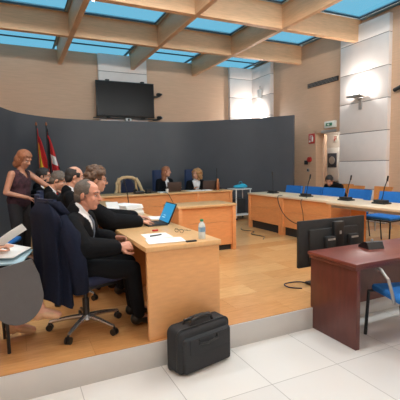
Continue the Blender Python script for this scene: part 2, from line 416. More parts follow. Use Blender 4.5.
# ------------------------------------------------------------------ lamps
def globe(loc, label, group='added fill globes', k=1.0):  # globes added out of view to brighten walls, beams and floor
    t = thing('added_fill_lamp', label, 'lamp', loc, 0, group)
    MB().lathe([(0.05, 0), (0.05, -0.03), (0.012, -0.035), (0.012, -0.10)], seg=20).build('rod', M['white_metal'], t)
    MB().ell((0, 0, -0.17), 0.085, sub=3).build('globe', M['fill_globe_on'], t, smooth=180)
    return t
t = thing('ceiling_spotlight', 'small white spotlight on the wooden beam at the upper left', 'spotlight', (1.32, 6.75, BZ0+0.06))
MB().lathe([(0.02, 0), (0.03, -0.01), (0.03, -0.05), (0.028, -0.052)], seg=20).build('housing', M['white_metal'], t)
MB().lathe([(0.027, -0.052), (0.018, -0.06), (0.001, -0.062)], seg=20).build('lens', M['lamp_on'], t)
lamp('spotlight_lamp', 'SPOT', (0, 0, -0.075), 25, parent=t, cone=110, blend=0.6, radius=0.03)
for x in (-0.8, 1.2, 3.15, 5.1):
    for y in (-1.5, 2.3, 3.95):
        globe((x, y, BZ0), 'unseen white globe added to light the room, under the beam crossings above the tiles and desks')

def wall_lamp(label, loc, rz):
    t = thing('wall_uplighter', label, 'wall lamp', loc, rz)   # local -x looks into the room
    MB().box((-0.02, 0, -0.14), (0.04, 0.08, 0.26), 0.006).box((-0.07, 0, -0.03), (0.1, 0.05, 0.03), 0.006).build('bracket', M['steel'], t)
    MB().prism([(-0.24, -0.2), (-0.02, -0.17), (-0.02, 0.17), (-0.24, 0.2)], 0.025, Matrix.Translation((0, 0, 0.0))).b2((-0.25, -0.2, 0), (-0.23, 0.2, 0.04)).build('shade', M['steel'], t)
    MB().b2((-0.2, -0.14, 0.028), (-0.08, 0.14, 0.05), 0.01).build('tube', M['lamp_on'], t)
    lamp('uplighter_lamp', 'POINT', (-0.15, 0, 0.14), WALL_LAMP_POWER, col=(1, 0.97, 0.93), radius=0.08, parent=t)
    return t
wall_lamp('grey wall uplighter on the white pillar at the right', (7.2, 6.5, 3.02), 0)
wall_lamp('grey wall uplighter in the back corner above the curved partition', (7.18, 10.5, 2.95), 0)
# bits on the walls
t = thing('wall_speaker', 'small white box speaker high in the back corner', 'speaker', (7.16, 10.45, 3.75))
MB().box((-0.05, 0, 0), (0.1, 0.14, 0.3), 0.015).build('case', M['white_metal'], t)
MB().box((-0.02, 0, 0.2), (0.02, 0.04, 0.12), 0.004).build('bracket', M['steel'], t)
o = MB().b2((7.27, 7.29, 3.57), (7.3, 8.38, 3.68)).build('air_vent', M['black_matte']); tag(o, 'long dark air vent slot high on the wooden right wall', 'vent')
for k in range(3): MB().b2((7.262, 7.30, 3.585+0.032*k), (7.272, 8.37, 3.592+0.032*k)).build('slat', M['steel'], o)
t = thing('security_camera', 'small dark security camera on the right wall beside the pillar', 'camera', (7.3, 5.55, 3.06))
MB().cone((0, 0, 0), (-0.1, 0, 0), 0.025).build('bracket', M['steel'], t)
MB().cone((-0.1, 0.1, -0.03), (-0.1, -0.12, 0.03), 0.04).build('body', M['black_matte'], t)
t = thing('exit_sign', 'white emergency exit sign above the doorway', 'sign', (7.3, 7.52, 2.52))
MB().box((-0.03, 0, 0), (0.06, 0.38, 0.17), 0.012).build('housing', M['sign_white'], t)
mb = MB().box((-0.062, 0.02, 0), (0.004, 0.22, 0.075))
mb.build('pictogram', M['green'], t)
mb = MB()
mb.prism([(-0.02, -0.012), (0.03, -0.012), (0.03, -0.03), (0.065, 0.0), (0.03, 0.03), (0.03, 0.012), (-0.02, 0.012)], 0.003, Matrix.Translation((-0.064, 0.06, 0)) @ Matrix(((0, 0, -1, 0), (-1, 0, 0, 0), (0, 1, 0, 0), (0, 0, 0, 1))))
mb.build('arrow', M['sign_white'], t)
t = thing('fire_equipment_sign', 'red fire sign with white pictogram left of the doorway', 'sign', (7.3, 8.22, 2.21))
MB().box((-0.008, 0, 0), (0.016, 0.25, 0.27), 0.003).build('plate', M['red'], t)
MB().box((-0.018, -0.03, -0.02), (0.004, 0.06, 0.13), 0.002).box((-0.018, -0.03, 0.06), (0.004, 0.03, 0.03)).box((-0.018, 0.02, 0.075), (0.004, 0.09, 0.015)).box((-0.018, 0.06, 0.03), (0.004, 0.018, 0.1)).box((-0.018, 0.07, -0.07), (0.004, 0.05, 0.05)).build('pictogram', M['sign_white'], t)
t = thing('fire_alarm', 'round red fire alarm button on the wooden wall', 'alarm', (7.3, 8.3, 1.63))
MB().cone((0, 0, 0.02), (-0.05, 0, 0.02), 0.075, 0.065, 20).build('bell', M['red'], t)
MB().box((-0.03, 0.12, -0.06), (0.06, 0.1, 0.11), 0.01).build('call_box', M['black_matte'], t)
t = thing('light_switch', 'small grey switch plate under the red alarm', 'switch', (7.3, 8.36, 1.36))
MB().box((-0.01, 0, 0), (0.02, 0.09, 0.09), 0.004).build('plate', M['steel'], t); MB().box((-0.024, 0, 0), (0.01, 0.045, 0.05), 0.003).build('rocker', M['black_matte'], t)
t = thing('hose_cabinet', 'grey fire hose cabinet with dark window seen through the doorway', 'cabinet', (8.6, 8.68, 1.5))
MB().box((-0.06, 0, 0.0), (0.12, 0.5, 0.98), 0.01).build('case', M['white_metal'], t)
MB().box((-0.125, 0, 0.12), (0.012, 0.36, 0.42), 0.004).build('window', M['picture'], t)
MB().cone((-0.125, 0, 0.12), (-0.145, 0, 0.12), 0.12, 0.11, 20).build('reel', M['steel'], t)
o = MB().box((-0.006, 0, 0), (0.012, 0.16, 0.2), 0.003).build('corridor_sticker', M['sign_white'], loc=(8.6, 8.68, 2.25)); tag(o, 'small white and red sticker on the wall beyond the doorway', 'sign')
MB().box((-0.014, 0, 0.0), (0.004, 0.1, 0.03)).box((-0.014, 0.035, -0.03), (0.004, 0.03, 0.08)).box((-0.014, 0, 0.06), (0.004, 0.12, 0.025)).build('mark', M['red'], parent=o)

# wall television
t = thing('wall_television', 'large black flat television on the back wall', 'television', (2.92, 10.86, 3.43))
MB().box((0, 0.05, 0), (1.66, 0.06, 0.98), 0.012).build('body', M['bezel'], t)
MB().box((0, 0.016, 0.012), (1.60, 0.01, 0.90)).build('screen', M['gloss_black'], t)
MB().box((-0.5, 0.1, 0), (0.1, 0.12, 1.06)).box((0.5, 0.1, 0), (0.1, 0.12, 1.06)).build('wall_mount', M['black_matte'], t)
o = MB().box((0, 0, 0), (1.9, 0.03, 0.03), 0.004).build('bar', M['black_matte'], t); o.location = (0.02, 0.02, -0.53)
t = thing('conference_camera', 'white video camera at the middle of the bar under the television', 'camera', (2.95, 10.83, 2.90))
MB().box((0, 0, -0.045), (0.17, 0.1, 0.09), 0.02).build('body', M['white_metal'], t); MB().cone((0, -0.05, -0.045), (0, -0.07, -0.045), 0.03).build('lens', M['black'], t)
for lb, z in (('small black video camera beside the right edge of the television', 3.56), ('black video camera with bracket below the right corner of the television', 2.90)):
    t = thing('video_camera', lb, 'camera', (3.88, 10.86, z))
    MB().box((0, 0, 0.05), (0.1, 0.14, 0.1), 0.015).build('body', M['black_matte'], t)
    MB().cone((0, -0.07, 0.05), (0.05, -0.14, 0.04), 0.035, 0.03).build('lens', M['black'], t)
    MB().box((-0.06, 0.1, 0.0), (0.14, 0.24, 0.03), 0.004).build('bracket', M['black'], t)

# ------------------------------------------------------------------ desks
def panel_desk(name, label, cat, loc, L, D, H, modules=1, gap=0.09, group=None, topm='oak_top', ends=(True, True), splits=None, rz=0):
    """bench whose closed front looks along local -y, from x=0 to L, depth D along +y"""
    t = thing(name, label, cat, loc, rz, group)
    MB().b2((-0.01, -0.01, H-0.035), (L+0.01, D, H), 0.004).build('top', M[topm], t)
    xs_ = splits or [k*L/modules for k in range(modules+1)]
    for k in range(modules+1):
        x = min(max(xs_[k], 0.03), L-0.03)
        MB().b2((x-0.03, 0.0, 0), (x+0.03, D-0.02, H-0.036), 0.003).build('side_panel', M['oak_orange'], t)
    for k in range(modules):
        a = xs_[k]+(0.061 if k == 0 else 0.031); b = xs_[k+1]-(0.061 if k == modules-1 else 0.031)
        pn = MB().b2((a, 0.03, gap), (b, 0.05, H*0.62)).b2((a, 0.03, H*0.625), (b, 0.05, H-0.036)).build('front_panel', M['oak_orange'], t)
        MB().b2((a, 0.07, 0), (b, 0.09, gap+0.1)).build('plinth', M['black_matte'], t)
    return t
panel_desk('judges_bench', 'long honey wooden bench below the curved charcoal partition', 'bench', (1.55, 7.98, P), 3.1, 0.75, 0.75, 2, gap=0.06, splits=[0, 2.2, 3.1])
panel_desk('clerk_desk', 'honey wooden desk with closed front standing behind the laptop', 'desk', (2.14, 5.25, P), 0.98, 0.62, 0.74, 1, gap=0.09)
panel_desk('side_bench', 'closed honey wooden bench on the right, its end towards the metal trolley', 'bench', (4.5, 7.05, P), 1.12, 0.7, 0.74, 1, gap=0.16, group='right side benches', topm='pale_top', rz=R(-90))
panel_desk('side_bench', 'closed honey wooden bench behind the upright monitor', 'bench', (4.5, 5.92, P), 1.3, 0.7, 0.74, 1, gap=0.16, group='right side benches', topm='pale_top', rz=R(-90))
# pale open table at the right end of the row
t = thing('open_table', 'pale open table on thin legs at the right edge beyond the blue chair', 'table', (4.36, 4.58, P), R(-90))
MB().b2((0, 0, 0.705), (1.75, 0.72, 0.74), 0.004).build('top', M['pale_top'], t)
for x, y in ((0.12, 0.5), (0.12, 0.66), (1.69, 0.06), (1.69, 0.66)):
    MB().b2((x-0.02, y-0.02, 0), (x+0.02, y+0.02, 0.704), 0.004).build('leg', M['steel'], t)
MB().b2((0.06, 0.05, 0.66), (1.69, 0.07, 0.704)).b2((0.06, 0.65, 0.66), (1.69, 0.67, 0.704)).build('rail', M['steel'], t)
MB().b2((0.08, 0.45, 0.1), (0.36, 0.47, 0.66)).build('rear_panel', M['orange_wood'], t)

# lawyers' desks: sitters at x<0.86, closed end panel towards us
def lawyer_desk(label, y0, y1):
    t = thing('counsel_desk', label, 'desk', (0.86, y0, P), 0, 'counsel desks')
    L = y1-y0
    MB().b2((-0.012, -0.012, 0.70), (0.635, L-0.003, 0.74), 0.005).build('top', M['oak_top'], t)
    MB().b2((0, 0, 0), (0.62, 0.035, 0.699), 0.003).build('end_panel', M['oak'], t)
    MB().b2((0, L-0.035, 0), (0.62, L-0.005, 0.699), 0.003).build('end_panel', M['oak'], t)
    MB().b2((0.54, 0.036, 0.09), (0.56, L-0.036, 0.699)).build('front_panel', M['oak'], t)
    return t
lawyer_desk('honey wooden counsel desk nearest the camera with closed end panel', 2.765, 4.2)
lawyer_desk('second honey wooden counsel desk, with the white paper stacks', 4.21, 5.65)
lawyer_desk('farthest honey wooden counsel desk in the left row', 5.66, 7.0)

# mahogany desk on the tiles
t = thing('mahogany_desk', 'glossy dark mahogany desk standing on the white tiles at the right', 'desk', (2.45, 2.22, 0))
MB().b2((-0.02, -0.01, 0.70), (1.75, 0.57, 0.73), 0.006).build('top', M['mahogany_top'], t)
MB().b2((-0.015, 0.0, 0.672), (1.74, 0.55, 0.699), 0.004).build('top_edge', M['mahogany'], t)
MB().b2((0.0, 0.0, 0), (0.045, 0.545, 0.671), 0.004).build('side_panel', M['mahogany'], t)
MB().b2((1.68, 0.0, 0), (1.725, 0.545, 0.671), 0.004).build('side_panel', M['mahogany'], t)
MB().b2((0.046, 0.40, 0.2), (1.68, 0.42, 0.671)).build('modesty_panel', M['mahogany'], t)
t = thing('desk_microphone_base', 'black wedge microphone base lying on the mahogany desk', 'microphone base', (3.05, 2.6, 0.73), R(-12))
MB().prism([(-0.08, 0), (0.08, 0), (0.075, 0.018), (0.0, 0.062), (-0.05, 0.062)], 0.17, Matrix.Translation((-0.085, 0, 0)) @ Matrix(((0, 0, 1, 0), (1, 0, 0, 0), (0, 1, 0, 0), (0, 0, 0, 1)))).build('body', M['black'], t)
MB().box((0.0, -0.052, 0.038), (0.11, 0.035, 0.006), 0.002, rot=Euler((R(45), 0, 0)).to_matrix()).build('button_panel', M['black_matte'], t)
MB().cone((0.03, 0.03, 0.06), (0.03, 0.03, 0.075), 0.012).build('socket', M['steel'], t)
o = MB().cap((0, 0, 0), (0.05, 0.01, 0), 0.006).build('red_pen_cap', M['red'], loc=(3.47, 2.52, 0.737)); tag(o, 'small red pen cap on the mahogany desk at the right edge', 'pen cap')

# monitor seen from behind, on the platform
t = thing('floor_monitor', 'large black flat monitor seen from behind next to the mahogany desk', 'monitor', (3.105, 3.17, P))
MB().box((0, 0.0, 0.495), (0.95, 0.035, 0.50), 0.008).build('panel', M['black_matte'], t)
MB().box((0, -0.03, 0.47), (0.7, 0.04, 0.36), 0.015).build('rear_housing', M['black_matte'], t)
MB().box((0.02, -0.07, 0.50), (0.14, 0.05, 0.44), 0.01).build('mount_column', M['black'], t)
for x in (-0.10, 0.24):
    b = MB().box((x, -0.075, 0.50), (0.13, 0.05, 0.13), 0.008).build('connector_box', M['black_matte'], t)
    MB().box((x, -0.102, 0.535), (0.10, 0.004, 0.02)).build('sticker', M['steel'], b)
MB().box((0.03, -0.097, 0.60), (0.025, 0.004, 0.035)).build('badge', M['steel'], t)
MB().box((0, 0.02, 0.02), (0.5, 0.26, 0.03), 0.01).build('foot', M['black'], t)
MB().box((0, -0.02, 0.15), (0.1, 0.04, 0.26), 0.006).build('neck', M['black'], t)

# ------------------------------------------------------------------ chairs
def make_office_chair():
    t = thing('office_chair', 'x', 'chair', (0, 0, 0), 0, 'counsel swivel chairs')
    st = MB()
    st.box((0.02, 0, 0.45), (0.47, 0.46, 0.08), 0.035, seg=4).build('seat', M['navy_fabric'], t)
    MB().box((0.0, 0, 0.395), (0.4, 0.38, 0.03), 0.01).build('seat_pan', M['black'], t)
    mb = MB()
    def back(u, v):
        y = (u-0.5)*0.42; z = 0.58+v*0.47
        w = 1-0.25*max(0, v-0.75)*4*abs(u-0.5)
        return (-0.235-0.05*v+0.18*((u-0.5)**2)*1.0-0.02*math.sin(v*3.1), y*w, z)
    mb.sheet(back, 14, 14).solid(0.05)
    mb.build('backrest', M['navy_fabric'], t, smooth=60)
    MB().tube([(-0.1, 0, 0.39), (-0.25, 0, 0.40), (-0.31, 0, 0.48), (-0.30, 0, 0.75)], 0.018).build('back_support', M['black'], t)
    MB().cone((0, 0, 0.11), (0, 0, 0.26), 0.028).cone((0, 0, 0.26), (0, 0, 0.39), 0.018).build('gas_column', M['black'], t)
    MB().cone((0, 0, 0.085), (0, 0, 0.125), 0.045, 0.035).build('hub', M['chrome'], t)
    for k in range(5):
        a = R(-144+72*k); c, s = math.cos(a), math.sin(a)
        MB().tube([(0.03*c, 0.03*s, 0.11), (0.16*c, 0.16*s, 0.098), (0.30*c, 0.30*s, 0.072)], [0.022, 0.018, 0.014]).build('base_arm', M['chrome'], t)
        cst = MB().cone((0.30*c-0.022*s, 0.30*s+0.022*c, 0.028), (0.30*c-0.006*s, 0.30*s+0.006*c, 0.028), 0.028).cone((0.30*c+0.022*s, 0.30*s-0.022*c, 0.028), (0.30*c+0.006*s, 0.30*s-0.006*c, 0.028), 0.028).cone((0.30*c, 0.30*s, 0.03), (0.30*c, 0.30*s, 0.07), 0.01)
        cst.build('caster', M['black'], t)
    return t
C0 = make_office_chair(); C0.location = (0.47, 3.26, P); C0.rotation_euler = (0, 0, R(18))
C0['label'] = 'swivel chair under the near man in a dark suit, dark coat over its back'
dup(C0, (0.47, 4.16, P), R(20), 'navy swivel chair of the man with bushy brown hair')
dup(C0, (0.46, 4.78, P), R(0), 'navy swivel chair of the balding man in the left row')
dup(C0, (0.52, 5.5, P), R(-5), 'navy swivel chair of the grey-haired man looking down')
dup(C0, (0.36, 6.3, P), R(0), 'navy swivel chair of the bearded man near the flags')

def make_visitor_chair():
    """blue four-legged chair, looks along local +x"""
    t = thing('visitor_chair', 'x', 'chair', (0, 0, 0), 0, 'blue chairs')
    MB().box((0, 0, 0.445), (0.45, 0.50, 0.06), 0.025, seg=3).build('seat', M['blue_fabric'], t)
    mb = MB(); mb.sheet(lambda u, v: (-0.22-0.07*v+0.08*(u-0.5)**2, (u-0.5)*0.54, 0.53+0.31*v), 12, 10).solid(0.04)
    mb.build('backrest', M['blue_fabric'], t, smooth=60)
    for s in (-1, 1):
        MB().tube([(0.21, s*0.235, 0), (0.19, s*0.23, 0.41)], 0.012).build('leg', M['black'], t)
        MB().tube([(-0.26, s*0.235, 0), (-0.20, s*0.23, 0.41), (-0.23, s*0.215, 0.62), (-0.27, s*0.2, 0.8)], 0.012).build('leg', M['black'], t)
    MB().tube([(0.19, -0.22, 0.40), (-0.2, -0.22, 0.40), (-0.2, 0.22, 0.40), (0.19, 0.22, 0.40), (0.19, -0.22, 0.40)], 0.011).build('seat_frame', M['black'], t)
    return t
V0 = make_visitor_chair(); V0.location = (5.5, 7.04, P); V0.rotation_euler = (0, 0, R(180))
V0['label'] = 'blue chair behind the side bench, farthest of the row beside the partition edge'
for y, x, r_, lb in ((6.44, 5.52, 178, 'blue chair behind the side bench, second of the row from the partition'),
                 (5.83, 5.52, 183, 'blue chair in the row in front of the seated man by the doorway'),
                 (5.22, 5.54, 176, 'blue chair in the row below the wall lamp pillar'),
                 (4.40, 5.46, 184, 'blue chair behind the pale open table with its seat visible underneath'),
                 (3.5, 5.45, 180, 'blue chair behind the pale open table at the right edge')):
    dup(V0, (x, y, P), R(r_), lb)
dup(V0, (-0.27, 5.35, P), R(-20), 'blue chair in the dark at the left edge behind the raised papers')

# armchair with metal arms by the mahogany desk
t = thing('armchair', 'bright blue armchair with grey metal frame by the mahogany desk', 'chair', (2.95, 2.096, 0), R(72))
MB().box((0, 0, 0.445), (0.46, 0.46, 0.06), 0.025, seg=3).build('seat', M['blue_fabric'], t)
mb = MB(); mb.sheet(lambda u, v: (-0.25-0.08*v+0.12*(u-0.5)**2, (u-0.5)*0.44, 0.58+0.32*v), 12, 10).solid(0.045); mb.build('backrest', M['blue_fabric'], t, smooth=60)
for s in (-1, 1):
    MB().tube([(0.245, s*0.262, 0), (0.225, s*0.25, 0.41)], 0.014).build('leg', M['black_matte'], t)
    MB().tube([(-0.30, s*0.25, 0), (-0.22, s*0.25, 0.42), (-0.28, s*0.235, 0.8)], 0.013).build('leg', M['black_matte'], t)
    MB().tube([(0.20, s*0.262, 0.655), (0.14, s*0.268, 0.665), (0.02, s*0.27, 0.655), (-0.08, s*0.268, 0.60), (-0.12, s*0.26, 0.50), (-0.12, s*0.24, 0.41)], 0.013).build('armrest', M['steel'], t)
MB().tube([(0.22, -0.26, 0.41), (0.22, 0.26, 0.41)], 0.011).tube([(-0.22, -0.25, 0.41), (-0.22, 0.25, 0.41)], 0.011).build('seat_frame', M['black_matte'], t)

# orange wooden chairs by the right wall, looking along local +x
def wood_chair(label, loc, rz, grp='orange wooden chairs'):
    t = thing('wooden_chair', label, 'chair', loc, rz, grp)
    MB().box((0, 0, 0.44), (0.44, 0.45, 0.03), 0.012).build('seat', M['orange_wood'], t)
    mb = MB(); mb.sheet(lambda u, v: (-0.2-0.08*v+0.15*(u-0.5)**2, (u-0.5)*(0.36+0.1*v), 0.53+0.31*v), 10, 8).solid(0.015); mb.build('backrest', M['orange_wood'], t, smooth=60)
    for s in (-1, 1):
        MB().tube([(0.2, s*0.2, 0), (0.18, s*0.19, 0.43)], 0.014).build('leg', M['steel'], t)
        MB().tube([(-0.24, s*0.2, 0), (-0.18, s*0.18, 0.43), (-0.22, s*0.15, 0.7)], 0.014).build('leg', M['steel'], t)
    return t
wood_chair('orange wooden chair back showing left of the right-hand pillar lamp', (6.45, 6.12, P), R(180))
wood_chair('orange wooden chair back in front of the pillar near the right edge', (6.55, 5.52, P), R(178))
wood_chair('wooden chair under the man sitting by the doorway', (6.82, 6.76, P), R(185))

# judges' chairs
def high_chair(label, loc, rz):
    t = thing('high_back_chair', label, 'chair', loc, rz, "judges' chairs")
    MB().box((0, 0, 0.47), (0.48, 0.5, 0.09), 0.035, seg=3).build('seat', M['navy_fabric'], t)
    mb = MB(); mb.sheet(lambda u, v: (-0.24-0.1*v+0.2*(u-0.5)**2, (u-0.5)*0.42*(1-0.15*v*v), 0.52+0.72*v), 14, 16).solid(0.06); mb.build('backrest', M['judge_blue'], t, smooth=60)
    MB().cone((0, 0, 0.06), (0, 0, 0.43), 0.03).build('gas_column', M['black'], t)
    for k in range(5):
        a = R(72*k); MB().tube([(0, 0, 0.09), (0.3*math.cos(a), 0.3*math.sin(a), 0.06)], 0.016).cone((0.3*math.cos(a)-.02, 0.3*math.sin(a), 0.03), (0.3*math.cos(a)+.02, 0.3*math.sin(a), 0.03), 0.03).build('base_arm', M['black'], t)
    return t
M['judge_blue'] = mat('mid blue upholstery', (40, 55, 88), 0.9, var=0.12, scale=100)
high_chair('blue high-backed chair behind the auburn-haired woman at the bench', (3.33, 9.12, P), R(-85))
high_chair('blue high-backed chair behind the curly blond woman at the bench', (4.2, 9.15, P), R(-95))
# empty wooden armchair behind the bench
t = thing('wooden_armchair', 'empty light wooden armchair with dark oval back behind the bench', 'armchair', (2.42, 8.98, P), R(-95))
mb = MB()
def wa(p): mb.tube(p, 0.028, 8)
MB().box((0, 0, 0.44), (0.5, 0.52, 0.08), 0.03).build('seat', M['navy_fabric'], t)
M['light_wood'] = mat('light beech', (214, 178, 132), 0.45, var=0.05)
for s in (-1, 1):
    MB().tube([(-0.22, s*0.2, 0.9+0.16), (-0.18, s*0.26, 0.95), (-0.05, s*0.31, 0.76), (0.12, s*0.35, 0.70), (0.22, s*0.36, 0.64), (0.24, s*0.33, 0)], 0.042, 8).build('arm', M['light_wood'], t)
    MB().tube([(-0.24, s*0.22, 0), (-0.2, s*0.22, 0.45), (-0.24, s*0.2, 1.0)], 0.03, 8).build('leg', M['light_wood'], t)
MB().tube([(-0.24, -0.22, 1.02), (-0.27, -0.12, 1.08), (-0.28, 0, 1.09), (-0.27, 0.12, 1.08), (-0.24, 0.22, 1.02)], 0.04, 8).build('top_rail', M['light_wood'], t)
MB().ell((-0.235, 0, 0.82), (0.03, 0.16, 0.24), sub=3).build('backrest', M['navy_fabric'], t)

# ------------------------------------------------------------------ coat over the near chair
def coat():
    t = thing('coat', 'dark navy coat draped over the back of the near swivel chair', 'coat', (0.49, 3.27, P), R(18))
    mb = MB()
    def f(u, v):
        a = 2*math.pi*u; z = 1.085-0.74*v
        wy = 0.25*(1-0.55*(1-min(1, v*6))**2)+0.015*v; wx = 0.055*(1-0.9*(1-min(1, v*8))**2)+0.05*v
        fold = 1+(0.10*math.sin(a*5+1.0)+0.07*math.sin(a*9+2*v))*min(1, v*2.2)
        zz = z+0.03*math.sin(a*2+0.6)*v
        lean = -0.285-0.05*max(0, (z-0.58)/0.5)
        return (lean+0.0+math.cos(a)*wx*fold-0.02*v, math.sin(a)*wy*fold-0.03*v, zz)
    mb.sheet(f, 64, 30, wrap=True)
    mb.build('body', M['navy_cloth'], t, smooth=180)
    # hanging sleeve on the near side
    mb = MB(); mb.tube([(-0.28, -0.19, 0.98), (-0.25, -0.27, 0.85), (-0.22, -0.30, 0.65), (-0.2, -0.3, 0.42)], [0.05, 0.075, 0.07, 0.06], 14)
    mb.build('sleeve', M['navy_cloth'], t, smooth=180)
    mb = MB(); mb.tube([(-0.30, 0.0, 1.07), (-0.27, -0.13, 1.07), (-0.24, -0.2, 1.0)], [0.03, 0.035, 0.03], 10); mb.build('collar', M['navy_cloth'], t, smooth=180)
    return t
coat()

# ------------------------------------------------------------------ people
def rotm(yaw=0, pitch=0, roll=0): return (Matrix.Rotation(yaw, 3, 'Z') @ Matrix.Rotation(pitch, 3, 'Y') @ Matrix.Rotation(roll, 3, 'X'))
def add_hand(mb, w, d, nrm, side, curl=0.5, sc=1.0):
    """w wrist, d hand direction, nrm palm normal (where the fingers curl to), side +1 left / -1 right"""
    d = Vector(d).normalized(); nrm = Vector(nrm); nrm = (nrm-nrm.dot(d)*d).normalized(); s = d.cross(nrm)*side
    w = Vector(w)
    rot = Matrix((d, s, nrm)).transposed()
    mb.cap(w-0.03*sc*d, w+0.02*sc*d, 0.027*sc, 0.026*sc)
    mb.ell(w+0.055*sc*d, (0.055*sc, 0.042*sc, 0.019*sc), rot)
    for k, (off, ln) in enumerate(((0.031, 0.072), (0.0105, 0.082), (-0.0105, 0.076), (-0.031, 0.060))):
        p = w+sc*(0.088*d+off*s); a = 0.15+curl*0.35; r = 0.0088*sc
        mb.cap(w+sc*(0.045*d+off*0.8*s), p, r*1.2, r*1.1)
        for seg, f in enumerate((0.45, 0.32, 0.26)):
            dr = math.cos(a)*d+math.sin(a)*nrm+0.04*off/0.03*s
            q = p+dr.normalized()*ln*f*sc; mb.cap(p, q, r, r*0.93); p = q; r *= 0.93; a += curl*1.15
    p = w+sc*(0.03*d+0.03*s); q = p+sc*(0.035*d+0.03*s+0.012*nrm); e = q+sc*(0.032*d+0.006*s+0.014*nrm); f = e+sc*(0.022*d-0.006*s+0.008*nrm)
    mb.cap(p, q, 0.013*sc, 0.011*sc).cap(q, e, 0.0105*sc, 0.0095*sc).cap(e, f, 0.0095*sc, 0.008*sc)

